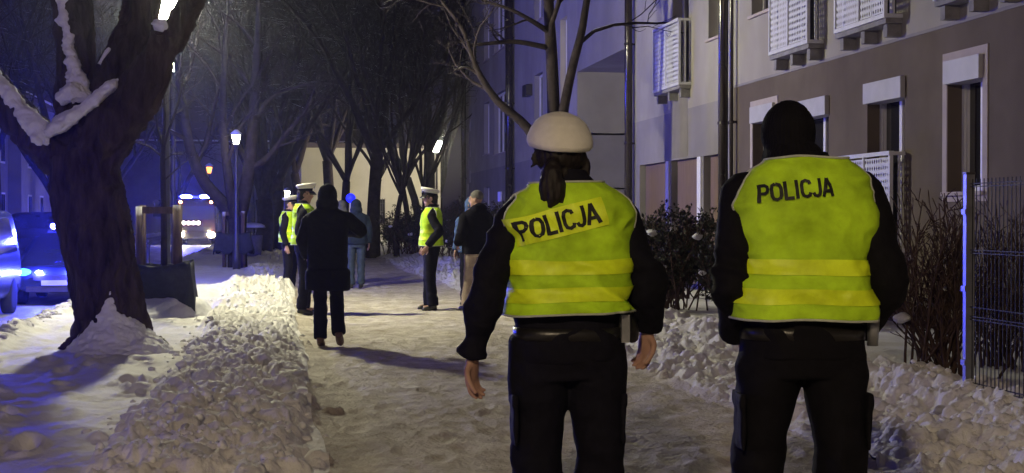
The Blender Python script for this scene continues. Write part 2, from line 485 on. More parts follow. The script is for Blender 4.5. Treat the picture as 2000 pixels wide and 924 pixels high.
strip('garden', b4, b5, np.concatenate([np.linspace(0, .25, 50), np.linspace(.27, 1, 14)]), 'snow')

mb = MB(); mb.add([(-900, -60, -.42), (900, -60, -.42), (900, 1500, -.42), (-900, 1500, -.42)], [(0, 1, 2, 3)])
mb.build('ground', 'snow', kind='structure')
rx = np.linspace(-11.5, -3.4, 40)[None, :]; ry = np.concatenate([np.linspace(-14, 8, 8), np.geomspace(9, 260, 160)])[:, None]
RX, RY = np.broadcast_arrays(rx, ry)
link('road', grid_mesh('road', RX.copy(), RY.copy(), -.35 + .012 * fbm(RX * 1.4, RY * .35, 1, 3)), 'road', kind='structure')
fx_ = np.linspace(-13.6, -11.45, 14)[None, :]
FX, FY = np.broadcast_arrays(fx_, ry)
link('far_pavement', grid_mesh('far_pavement', FX.copy(), FY.copy(), -.30 + .06 * fbm(FX * 1.1, FY * .5, 6, 3) + .22 * np.exp(-((FX + 11.9) / .3)**2)), 'snow', kind='structure')

# snow clods
def clod(seed, sub=2):
    mb = MB(); mb.ball((0, 0, 0), (1, 1, .85), 10 if sub < 2 else 22, 6 if sub < 2 else 15)
    v = np.concatenate(mb.v)
    l = np.linalg.norm(v, axis=1)
    k = 1 + .38 * fbm(v[:, 0] * 1.3 + seed * 7, v[:, 1] * 1.3, v[:, 2] * 1.3 + seed, 3) + .16 * fbm(v[:, 0] * 3.4 + seed, v[:, 1] * 3.4, v[:, 2] * 3.4, 3)
    v = v * k[:, None]
    return v, mb.f
clod_v = [clod(s, 1) for s in range(5)]
clod_big = []
for s in range(6):
    v, f = clod(s + 11, 2)
    mb = MB(); mb.add(v, f); me = mb.mesh('snow_lump'); me.materials.append(M['snow'])
    me.polygons.foreach_set('use_smooth', [True] * len(me.polygons)); clod_big.append(me)

def scatter(bank, n_small, n_big, xa, xb, ya, yb, big_r):
    n = n_small + n_big
    U = rng.random(n)
    Y = ya * (yb / ya)**(U**np.where(np.arange(n) < n_small, 1.15, 1.4)); X = rng.triangular(xa + .05, (xa + xb) / 2, xb - .05, n)
    Z = height(X, Y)
    V, F, off = [], [], 0
    for i in range(n_small):
        r = .009 + .030 * random.random()**2.2
        v, f = clod_v[i % 5]
        a = random.random() * 6.28; c, s = math.cos(a), math.sin(a)
        w = v * (r * random.uniform(.8, 1.7), r * random.uniform(.8, 1.4), r)
        w = np.stack([w[:, 0] * c - w[:, 1] * s + X[i], w[:, 0] * s + w[:, 1] * c + Y[i], w[:, 2] + Z[i] + r * .1], 1)
        V.append(w); F.extend([tuple(j + off for j in q) for q in f]); off += len(w)
    me = bpy.data.meshes.new('snow_crumbs'); me.from_pydata(np.concatenate(V).tolist(), [], F); me.update()
    me.polygons.foreach_set('use_smooth', [True] * len(me.polygons))
    link('snow_crumbs', me, 'snow', bank, kind='stuff')
    for i in range(n_small, n):
        r = big_r[0] + (big_r[1] - big_r[0]) * random.random()**1.8
        o = link('snow_lump', clod_big[i % 6], None, bank)
        o.location = (X[i], Y[i], Z[i] - r * .1); o.scale = (r * random.uniform(.8, 1.6), r * random.uniform(.8, 1.4), r * random.uniform(.75, 1.15))
        o.rotation_euler = (random.uniform(-.5, .5), random.uniform(-.5, .5), random.random() * 6.28)
scatter(bank_l, 700, 40, -1.35, .34, 7.4, 25, (.025, .07))
scatter(bank_r, 600, 35, 3.15, 4.85, 7.2, 22, (.025, .07))
scatter(verge, 500, 50, -3.55, -2.8, 15, 27, (.03, .08))

# ------------------------------------------------------------------ apartment building along the right
XF = 6.7
def wall_yz(parent, name, m, y0, y1, z0, z1, ops=(), x=XF, dirx=1):
    """vertical wall in the plane x, facing -x, with real openings and reveals"""
    cy = sorted({y0, y1, *[o[0] for o in ops], *[o[1] for o in ops]})
    cz = sorted({z0, z1, *[o[2] for o in ops], *[o[3] for o in ops]})
    cy = [c for c in cy if y0 <= c <= y1]; cz = [c for c in cz if z0 <= c <= z1]
    mb = MB()
    for a, b in zip(cy[:-1], cy[1:]):
        for c, d in zip(cz[:-1], cz[1:]):
            if any(o[0] <= a and b <= o[1] and o[2] <= c and d <= o[3] for o in ops): continue
            mb.add([(x, a, c), (x, b, c), (x, b, d), (x, a, d)], [(0, 3, 2, 1)])
    for (a, b, c, d, dp) in ops:
        c2, d2 = max(c, z0), min(d, z1)
        if d2 <= c2: continue
        X2 = x + dp
        mb.add([(x, b, c2), (X2, b, c2), (X2, b, d2), (x, b, d2)], [(0, 1, 2, 3)])
        mb.add([(x, a, c2), (X2, a, c2), (X2, a, d2), (x, a, d2)], [(3, 2, 1, 0)])
        if c >= z0: mb.add([(x, a, c), (X2, a, c), (X2, b, c), (x, b, c)], [(3, 2, 1, 0)])
        if d <= z1: mb.add([(x, a, d), (X2, a, d), (X2, b, d), (x, b, d)], [(0, 1, 2, 3)])
    return mb.build(name, m, parent)

bld = thing('apartment_building', 'long plastered apartment block with perforated balconies beside the pavement', 'building', (0, 0, 0))
# openings: y0, y1, z0, z1, depth
G4 = (12.86, 13.60, 1.66, 2.97, .24)
G3 = (14.62, 15.62, .90, 2.93, .24)
G2 = (16.80, 18.00, 1.66, 2.90, .24)
G1 = (18.72, 19.66, 1.66, 2.97, .24)
U3 = (18.90, 19.74, 4.30, 5.75, .22)
UB1 = (17.15, 18.25, 3.62, 5.85, .24)
UB2 = (14.85, 15.95, 3.62, 5.85, .24)
UB0 = (12.2, 13.3, 3.62, 5.85, .24)
U2 = (21.18, 21.84, 4.22, 5.75, .22)
UA = (22.95, 23.95, 3.62, 5.85, .24)
P1, P2, P3 = (24.36, 26.22, .3, 2.39, .30), (22.45, 24.02, .3, 2.39, .30), (20.86, 22.10, .3, 2.39, .30)
TOPZ = 10.4
near_ops = [G1, G2, G3, G4]
up_ops = [U3, UB0, UB1, UB2]
wall_yz(bld, 'lower_wall', 'plaster_brown', -3.0, 20.55, -.3, 3.36, near_ops)
wall_yz(bld, 'upper_wall', 'plaster_light', -3.0, 20.55, 3.36, TOPZ, up_ops)
wall_yz(bld, 'lower_wall', 'plaster_grey', 20.55, 26.75, -.3, 3.22, [P1, P2, P3])
wall_yz(bld, 'upper_wall', 'plaster_light', 20.55, 26.75, 3.22, TOPZ, [U2, UA])
# recess with its end wall and the storeys that bridge it
mb = MB()
mb.add([(XF, 32.05, -.3), (12.3, 32.05, -.3), (12.3, 32.05, 2.05), (XF, 32.05, 2.05)], [(0, 1, 2, 3)])
mb.build('recess_wall', 'plaster_grey', bld)
mb = MB(); mb.add([(XF, 32.03, 2.09), (12.3, 32.03, 2.09), (12.3, 32.03, 3.3), (XF, 32.03, 3.3)], [(0, 1, 2, 3)]); mb.build('recess_wall', 'plaster_grey', bld)
mb = MB(); mb.add([(XF, 32.0, 3.34), (12.3, 32.0, 3.34), (12.3, 32.0, 4.76), (XF, 32.0, 4.76)], [(0, 1, 2, 3)]); mb.build('recess_wall', 'plaster_light', bld)
mb = MB(); mb.add([(XF, 26.75, 4.74), (12.3, 26.75, 4.74), (12.3, 32.1, 4.74), (XF, 32.1, 4.74)], [(3, 2, 1, 0)]); mb.build('soffit', 'plaster_light', bld)
mb = MB(); mb.add([(XF, 26.75, -.3), (XF, 26.75, 4.74), (12.3, 26.75, 4.74), (12.3, 26.75, -.3)], [(0, 1, 2, 3)])
mb.add([(12.3, 26.75, -.3), (12.3, 26.75, 4.74), (12.3, 32.1, 4.74), (12.3, 32.1, -.3)], [(0, 1, 2, 3)]); mb.build('recess_wall', 'plaster_grey', bld)
wall_yz(bld, 'upper_wall', 'plaster_grey', 26.75, 32.0, 4.74, TOPZ, [])
# further wing
B_ops = [(42.4, 44.9, 3.4, 5.3, .2), (46.0, 47.2, 3.5, 5.2, .2), (36.4, 37.6, 3.5, 5.2, .2), (42.4, 44.9, 6.6, 8.5, .2), (46.0, 47.2, 6.6, 8.5, .2), (36.4, 37.6, 6.6, 8.5, .2), (33.2, 34.0, 3.9, 6.2, .2)]
wall_yz(bld, 'lower_wall', 'plaster_grey', 32.0, 52.0, -.3, 2.98, [(41.9, 43.0, .1, 2.2, .2), (46.0, 47.2, 1.2, 2.4, .2)])
wall_yz(bld, 'upper_wall', 'plaster_light', 32.0, 52.0, 2.98, TOPZ, B_ops)
mb = MB(); mb.box((XF + .01, 51.99, -.3), (18, 52.3, TOPZ)); mb.build('end_wall', 'plaster_grey', bld)
mb = MB(); mb.box((XF - .35, -3.2, TOPZ), (18, 52.4, TOPZ + .3)); mb.build('roof', 'roof_sheet', bld)
mb = MB(); mb.box((17.9, -3.2, -.3), (18, 52.3, TOPZ)); mb.build('back_wall', 'plaster_grey', bld)
for a, b, z in ((-3, 20.5, 3.36),):
    mb = MB(); mb.box((XF - .012, a, z - .02), (XF + .01, b, z + .015)); mb.build('string_course', 'plaster_grey', bld)
mb = MB(); mb.box((XF - .004, 23.0, 2.42), (XF + .01, 24.0, 3.5)); mb.build('repainted_patch', 'plaster_patch', bld)
mb = MB(); mb.box((XF + .5, 20.6, .0), (XF + .55, 26.6, 2.6)); mb.build('porch_back_wall', 'plaster_grey', bld)

def window(op, surround=False, roller=True, lit=None, bars=1):
    a, b, c, d, dp = op
    t = MB(); x = XF + dp - .06; fw = .06
    t.box((x, a, c), (x + .06, a + fw, d)); t.box((x, b - fw, c), (x + .06, b, d))
    t.box((x, a + fw, c), (x + .06, b - fw, c + fw)); t.box((x, a + fw, d - fw), (x + .06, b - fw, d))
    for k in range(bars):
        m_ = a + (b - a) * (k + 1) / (bars + 1)
        t.box((x + .002, m_ - .035, c + fw), (x + .058, m_ + .035, d - fw))
    w = t.build('window', 'pvc', bld)
    t = MB(); t.box((x + .03, a + .01, c + .01), (x + .04, b - .01, d - .01)); t.build('pane', lit or 'glass', w)
    if c > 1.2:
        t = MB(); t.box((XF - .05, a - .06, c - .04), (XF + dp - .06, b + .06, c - .002)); t.build('sill', 'surround', w)
    if roller:
        t = MB(); t.box((XF - .055, a - .005, d - .22), (XF + dp - .065, b + .005, d + .012)); t.build('roller_box', 'roller', w)
        t = MB(); t.box((x - .03, a + .002, c + .002), (x - .004, a + .05, d - .22)); t.build('roller_guide', 'pvc', w)
        t = MB(); t.box((x - .03, b - .05, c + .002), (x - .004, b - .002, d - .22)); t.build('roller_guide', 'pvc', w)
    if surround:
        s = .10; e = .012
        t = MB(); t.box((XF - e, a - s, c - s), (XF + .004, a - .004, d + s)); t.box((XF - e, b + .004, c - s), (XF + .004, b + s, d + s))
        t.box((XF - e, a - .004, d + .004), (XF + .004, b + .004, d + s)); t.box((XF - e, a - .004, c - s), (XF + .004, b + .004, c - .045)); t.build('surround', 'surround', w)
    return w
window(G4, True); window(G1, True); window(G2, False); window(G3, False)
window(U3, roller=False); window(UB1, roller=False); window(UB2, roller=False); window(UB0, roller=False); window(U2, roller=False); window(UA, roller=False)
for i, op in enumerate(B_ops[:6]): window(op, roller=False, bars=2 if i in (0, 3) else 1)
window(B_ops[6], roller=False, lit='window_lit', bars=0)
window((46.0, 47.2, 1.2, 2.4, .2), roller=False)
# brown boarded bays between white posts under the middle section
for (a, b, c, d, dp) in (P1, P2, P3):
    t = MB(); t.box((XF + .10, a + .06, c), (XF + .15, b - .06, d - .01)); p = t.build('boarded_bay', 'wood_brown', bld)
for yy in (22.27, 24.19):
    t = MB(); t.box((XF - .03, yy - .10, -.2), (XF + .3, yy + .10, 2.385)); t.build('porch_post', 'pvc', bld)
t = MB(); t.box((XF + .02, 22.12, .2), (XF + .09, 22.16, 2.38)); t.box((XF + .02, 22.40, .2), (XF + .09, 22.44, 2.38)); t.box((XF + .02, 22.16, 1.9), (XF + .09, 22.40, 1.95)); t.build('narrow_window', 'pvc', bld)

def perforated(w, h, px=.062, pz=.075):
    """sheet with rows of lozenge holes, in the plane x=0"""
    ny, nz = int(w / px), int(h / pz)
    px, pz = w / ny, h / nz
    V, F = [], []
    for j in range(nz):
        for i in range(ny):
            cy, cz = (i + .5) * px, (j + .5) * pz
            o = len(V)
            hy, hz = px * .5, pz * .5
            if (i + j) % 2: q = .36
            else: q = .36
            outer = [(-hy, -hz), (0, -hz), (hy, -hz), (hy, 0), (hy, hz), (0, hz), (-hy, hz), (-hy, 0)]
            inner = [(-hy * q, -hz * q), (0, -hz * .72), (hy * q, -hz * q), (hy * .6, 0), (hy * q, hz * q), (0, hz * .72), (-hy * q, hz * q), (-hy * .6, 0)]
            V += [(0, cy + a, cz + b) for a, b in outer] + [(0, cy + a, cz + b) for a, b in inner]
            for k in range(8):
                k2 = (k + 1) % 8
                F.append((o + k, o + 8 + k, o + 8 + k2, o + k2))
    me = bpy.data.meshes.new('perforated_panel'); me.from_pydata(V, [], F); me.update(); me.materials.append(M['white_metal'])
    return me
perf = perforated(.72, 1.0)
def balcony(y0, y1, z, out=.20, h=1.06):
    x = XF - out
    t = MB(); t.box((x - .03, y0, z + h), (x + .03, y1, z + h + .045)); t.box((x - .02, y0, z), (x + .02, y1, z + .05))
    t.box((x - .02, y0, z + .05), (x + .02, y0 + .04, z + h)); t.box((x - .02, y1 - .04, z + .05), (x + .02, y1, z + h)); t.box((x - .02, (y0 + y1) / 2 - .02, z + .05), (x + .02, (y0 + y1) / 2 + .02, z + h))
    for yy in (y0, y1 - .04):
        t.box((x + .02, yy, z), (XF, yy + .04, z + .045)); t.box((x + .03, yy, z + h), (XF, yy + .04, z + h + .04))
        t.box((x + .085, yy + .01, z + .05), (x + .11, yy + .03, z + h))
    b = t.build('balcony', 'white_metal', bld)
    hw = (y1 - y0) / 2 - .06
    for k in (0, 1):
        o = link('perforated_panel', perf, None, b)
        o.location = (x - .006, y0 + .04 + k * (hw + .04), z + .06); o.scale = (1, hw / .72, (h - .08) / 1.0)
    t = MB(); t.box((x, y0, z - .06), (XF + .02, y1, z - .005)); t.build('floor_slab', 'concrete', b)
    for yy in (y0 + .1, (y0 + y1) / 2, y1 - .1):
        t = MB(); t.box((XF - out * .8, yy - .05, z - .20), (XF + .02, yy + .05, z - .062)); t.build('bracket', 'concrete', b)
balcony(16.97, 18.40, 3.58); balcony(14.67, 16.10, 3.58); balcony(12.1, 13.5, 3.58); balcony(22.80, 24.45, 3.60); balcony(14.60, 16.05, 1.02, .16)
def downpipe(y, r, z0, z1):
    t = MB(); t.tube([(XF - r - .05, y, z0), (XF - r - .05, y, z1)], r, 14); d = t.build('downpipe', 'pipe', bld, True)
    for z in np.arange(z0 + 1.0, z1, 1.9):
        t = MB(); t.lathe([(r + .003, 0), (r + .012, .005), (r + .012, .045), (r + .003, .05)], 14, (XF - r - .05, y, z)); t.box((XF - .06, y - .012, z + .01), (XF + .01, y + .012, z + .04)); t.build('pipe_clamp', 'pipe', d)
downpipe(20.68, .075, -.1, 10.3); downpipe(20.42, .03, -.1, 10.3); downpipe(26.62, .075, -.1, 10.3); downpipe(40.9, .11, -.1, 10.3); downpipe(51.6, .09, -.1, 10.3)
for k in range(22):                    # quoins of the far corner
    a = .45 if k % 2 else .8
    t = MB(); t.box((XF - .025, 51.95 - a * 1.6, -.1 + k * .46), (XF + .01, 52.0, .33 + k * .46)); t.build('quoin', 'plaster_light', bld)
t = MB(); t.box((XF - .04, 43.3, 1.9), (XF + .0, 43.9, 2.2)); t.build('house_number_plate', 'pvc', bld)
t = MB(); t.box((XF - .18, 37.9, 4.7), (XF, 38.5, 5.0)); t.build('wall_box', 'dark_metal', bld)

# ------------------------------------------------------------------ welded mesh fence in front of the building
fen = thing('mesh_fence', 'dark welded wire mesh fence with flat post at right edge', 'fence', (4.42, 8.67, .22))
for yy in (0, -2.5):
    t = MB(); t.box((-.03, yy - .02, -.2), (.03, yy + .02, 1.46)); p = t.build('post', 'galv', fen)
    t = MB(); t.box((-.034, yy - .024, 1.46), (.034, yy + .024, 1.475)); t.build('cap', 'dark_metal', p)
    for z in (.22, .70, 1.20):
        t = MB(); t.box((-.045, yy - .035, z), (-.031, yy + .02, z + .035)); t.build('clamp', 'galv', p)
for y0 in (0, -2.5):
    t = MB()
    for k in range(1, 50):
        t.bar((0, y0 - .05 * k, .04), (0, y0 - .05 * k, 1.43), .005)
    for z in (.09, .11, .52, .54, .60, .95, .97, 1.38, 1.40):
        t.bar((-.004, y0 - .03, z), (-.004, y0 - 2.47, z), .006)
    t.build('wire_panel', 'wire', fen)

# ------------------------------------------------------------------ street lamps
def street_lamp(name, label, loc, hz, mtl, size=1.0, group='street lamps along the pavement'):
    o = thing(name, label, 'street lamp', loc, 0, group)
    s = size
    zb = hz - .22 * s
    t = MB(); t.lathe([(.10, 0), (.10, .5), (.075, .55), (.06, .9), (.045, zb - .3), (.04, zb - .12)], 14); t.build('pole', 'dark_metal', o, True)
    t = MB(); t.lathe([(.04, zb - .13), (.11 * s, zb - .02), (.12 * s, zb)], 14); t.build('lantern_base', 'dark_metal', o, True)
    t = MB(); t.lathe([(.09 * s, zb + .004), (.115 * s, zb + .05), (.185 * s, zb + .36 * s), (.17 * s, zb + .40 * s)], 16); g = t.build('lantern_glass', mtl, o, True)
    t = MB(); t.lathe([(.25 * s, zb + .405 * s), (.24 * s, zb + .44 * s), (.12 * s, zb + .55 * s), (.03, zb + .60 * s), (.02, zb + .68 * s)], 16); c = t.build('lantern_cap', 'dark_metal', o, True)
    t = MB(); t.lathe([(.252 * s, zb + .446 * s), (.235 * s, zb + .49 * s), (.12 * s, zb + .585 * s), (.04, zb + .64 * s)], 16); t.build('snow_cap', 'snow_clean', c, True)
    return o
street_lamp('street_lamp', 'brightest street lamp, white lantern among the limbs of the big snowy tree', (-1.68, 21.55, .0), 4.46, 'lamp')
street_lamp('street_lamp', 'street lamp with warm lantern standing behind the viewer', (-1.75, -3.2, .0), 4.6, 'lamp_near')
street_lamp('street_lamp', 'small white street lamp just right of the big tree trunk, below the brightest one', (-3.0, 41.0, -.1), 5.76, 'lamp_mid', .75)
street_lamp('street_lamp', 'white street lamp in front of the forked tree in the far tree guard', (-1.14, 37.0, 0), 3.40, 'lamp_mid', .58)
street_lamp('street_lamp', 'round yellowish street lamp at far right before the pale house', (7.20, 66.6, 0), 4.75, 'lamp_house', 1.3)
street_lamp('street_lamp', 'orange sodium street lamp above the fire engine', (-5.3, 108, -.3), 5.25, 'lamp_sodium', 1.2)

# ------------------------------------------------------------------ trees and shrubs
def unit(v): return v / (np.linalg.norm(v) + 1e-9)
def kids(br, n, rs, t0=.3, t1=.98, lk=.55, rk=.55, up=.25, ang=(.5, 1.0), seg=6, wob=.10):
    pts, rad = br; L = np.linalg.norm(np.diff(pts, axis=0), axis=1).sum(); out = []
    for i in range(n):
        t = t0 + (t1 - t0) * (i + rs.random()) / n
        f = t * (len(pts) - 1); k = min(int(f), len(pts) - 2); f -= k
        p = pts[k] * (1 - f) + pts[k + 1] * f; r = rad[k] * (1 - f) + rad[k + 1] * f
        tan = unit(pts[k + 1] - pts[k]); pr = unit(np.cross(tan, rs.normal(size=3))); a = rs.uniform(*ang)
        d = unit(tan * math.cos(a) + pr * math.sin(a) + np.array((0, 0, up)))
        l = L * lk * (1.15 - .6 * t) * rs.uniform(.7, 1.2)
        q = [p]
        for s_ in range(seg):
            d = unit(d + rs.normal(size=3) * wob * 1.6 + np.array((0, 0, up * .12)))
            q.append(q[-1] + d * l / seg)
        out.append((np.array(q), np.linspace(max(r * rk, .004), max(r * rk * .25, .0025), seg + 1)))
    return out
def batch_tubes(brs, n=3):
    """many thin branches of the same number of points as one mesh"""
    P = np.array([b[0] for b in brs]); R = np.array([b[1] for b in brs]); N, K, _ = P.shape
    T = np.gradient(P, axis=1); T /= np.linalg.norm(T, axis=2)[..., None] + 1e-9
    ref = np.where(np.abs(T[..., 2:3]) < .9, np.array((0, 0, 1.)), np.array((1., 0, 0)))
    U = np.cross(ref, T); U /= np.linalg.norm(U, axis=2)[..., None] + 1e-9; Wv = np.cross(T, U)
    a = np.arange(n) * 2 * np.pi / n
    V = P[:, :, None, :] + R[:, :, None, None] * (np.cos(a)[None, None, :, None] * U[:, :, None, :] + np.sin(a)[None, None, :, None] * Wv[:, :, None, :])
    idx = np.arange(N * K * n).reshape(N, K, n); nx = np.roll(idx, -1, 2)
    F = np.stack([idx[:, :-1], nx[:, :-1], nx[:, 1:], idx[:, 1:]], -1).reshape(-1, 4)
    return V.reshape(-1, 3), F
def fast_mesh(name, V, F, m, smooth=True):
    me = bpy.data.meshes.new(name); k = F.shape[1]
    me.vertices.add(len(V)); me.vertices.foreach_set('co', np.asarray(V, float).ravel())
    me.loops.add(F.size); me.loops.foreach_set('vertex_index', F.ravel().astype(np.int32))
    me.polygons.add(len(F)); me.polygons.foreach_set('loop_start', np.arange(0, F.size, k, dtype=np.int32)); me.polygons.foreach_set('loop_total', np.full(len(F), k, dtype=np.int32))
    if smooth: me.polygons.foreach_set('use_smooth', np.ones(len(F), bool))
    me.update(calc_edges=True); me.materials.append(M[m]); return me
def crown_mesh(limbs, seed, n2_, n3, n4, up=.2, tw=.006):
    rs = np.random.default_rng(seed); l2, l3, l4 = [], [], []
    for b in limbs: l2 += kids(b, n2_, rs, .3, .98, .5, .55, up, (.4, 1.0), 6)
    for b in l2: l3 += kids(b, n3, rs, .2, .98, .5, .5, up * .6, (.4, 1.1), 5)
    for b in l3: l4 += kids(b, n4, rs, .15, .95, .55, .6, up * .3, (.4, 1.1), 4)
    for b in l3: b[1][:] = np.maximum(b[1], tw)
    for b in l4: b[1][:] = np.maximum(b[1], tw * .75)
    V, F, o = [], [], 0
    for grp, n in ((l2, 5), (l3, 3), (l4, 3)):
        v, f = batch_tubes(grp, n); V.append(v); F.append(f + o); o += len(v)
    return np.concatenate(V), np.concatenate(F)
def gen_tree(seed, h, r, fork, nl, lean=.4, n2_=6, n3=6, n4=5, tw=.008):
    rs = np.random.default_rng(seed)
    tr = np.array([(0, 0, -.3), (0, 0, 0), (rs.normal() * .05, rs.normal() * .05, fork * .5), (rs.normal() * .1, rs.normal() * .1, fork)])
    mb = MB(); mb.tube(tr, [r * 1.35, r * 1.25, r, r * .95], 12, sub=3)
    limbs = []
    for i in range(nl):
        a = 6.283 * i / nl + rs.random(); ln = (h - fork) * rs.uniform(.8, 1.05); sp = lean * rs.uniform(.5, 1.3)
        d = unit(np.array((math.cos(a) * sp, math.sin(a) * sp, 1.)))
        p = tr[-1] - d * r * .5; q = [p]
        for k in range(8):
            d = unit(d + rs.normal(size=3) * .10 + np.array((0, 0, .04))); q.append(q[-1] + d * ln / 8)
        limbs.append((np.array(q), np.linspace(r * (.72 if i < 2 else .5), .02, 9)))
        mb.tube(limbs[-1][0], limbs[-1][1], 8, sub=2)
    tm = mb.mesh('trunk'); tm.materials.append(M['bark_far']); tm.polygons.foreach_set('use_smooth', [True] * len(tm.polygons))
    v, f = crown_mesh(limbs, seed + 50, n2_, n3, n4, .2, tw)
    return tm, fast_mesh('crown', v, f, 'bark_far')
KIND = [gen_tree(1, 12.5, .27, 2.3, 5, .45, 7, 7, 6, .011), gen_tree(2, 11.0, .20, 3.2, 5, .5, 7, 7, 6, .011), gen_tree(3, 14, .33, 2.0, 6, .35, 7, 7, 6, .012),
        gen_tree(4, 8.0, .085, 1.9, 6, .45, 5, 6, 5, .007), gen_tree(5, 13, .24, 4.0, 6, .55, 7, 7, 6, .012)]
def tree(k, x, y, label, rz=0., s=1., group='bare street trees', z=None, sx=1.):
    o = thing('bare_tree', label, 'tree', (x, y, hz(x, y) if z is None else z), rz, group)
    o.scale = (s * sx, s * sx, s)
    link('trunk', KIND[k][0], None, o); link('crown', KIND[k][1], None, o, kind='stuff')
    return o
tree(2, -.75, 56.4, 'thick dark street tree with several stems behind the grey litter bin', .4)
tree(0, -.2, 60.5, 'dark street tree rising right behind the thick stemmed one', 2.0, 1.05)
tree(2, -.9, 78, 'far street tree above the two distant pedestrians', 1.1, 1.05)
tree(0, -1.1, 100, 'farthest street tree of the row left of the pavement', 3.3, 1.1)
tree(1, 3.12, 49.4, 'straight trunked tree right of the pavement before the pale house', .7, 1.12)
tree(3, 3.75, 47, 'thin young tree just right of the straight trunk, nearest to it', .2, 1.05)
tree(3, 4.35, 50, 'thin young tree with forked stem before the barred window of the pale house', 1.9, 1.15)
tree(3, 5.2, 52, 'thin young tree before the lit wall, left of the yellowish lamp', 4.0, 1.1)
tree(3, 2.5, 57, 'slender bushy tree left before the pale house', 1.0, 1.5, sx=1.3)
tree(3, 5.6, 60, 'slender bushy tree right before the pale house', 2.6, 1.5, sx=1.3)
tree(3, 4.0, 64, 'slender bushy tree close before the middle of the pale house', 5.2, 1.55, sx=1.3)
tree(4, 6.0, 58, 'dark tree beside the far corner of the apartment block', .3, .95)
tree(4, 2.1, 66, 'dark tree standing left of the pale house', 2.2, 1.0)
tree(1, .9, 70, 'tree with drooping twigs before the left end of the pale house', 5.1, 1.1)
tree(4, 4.2, 84, 'tall tree rising behind the pale house', 3.6, 1.3)
tree(2, 9.5, 88, 'tall tree behind the pale house on its right', 5.6, 1.2)
tree(2, -9.0, 62, 'tree across the road left of the fire engine', 4.5, 1.0, z=-.4)
tree(0, -12.3, 48, 'tree across the road behind the parked cars', .9, 1.1, z=-.4)
tree(4, -12.6, 66, 'tree across the road before the dim houses', 2.9, 1.1, z=-.4)
tree(2, -10.8, 88, 'far tree across the road, left of the orange lamp', 1.9, 1.15, z=-.4)
tree(0, -8.2, 118, 'far tree beyond the fire engine', 3.9, 1.2, z=-.4)
tree(4, -2.6, 124, 'far tree in the middle distance above the fire engine', 1.2, 1.25, z=-.4)
tree(2, 2.5, 112, 'farthest tree in the middle of the picture', .2, 1.25)
tree(4, -11.2, 34.5, 'tree across the road at the left edge of the picture', 5.0, 1.0, z=-.4)

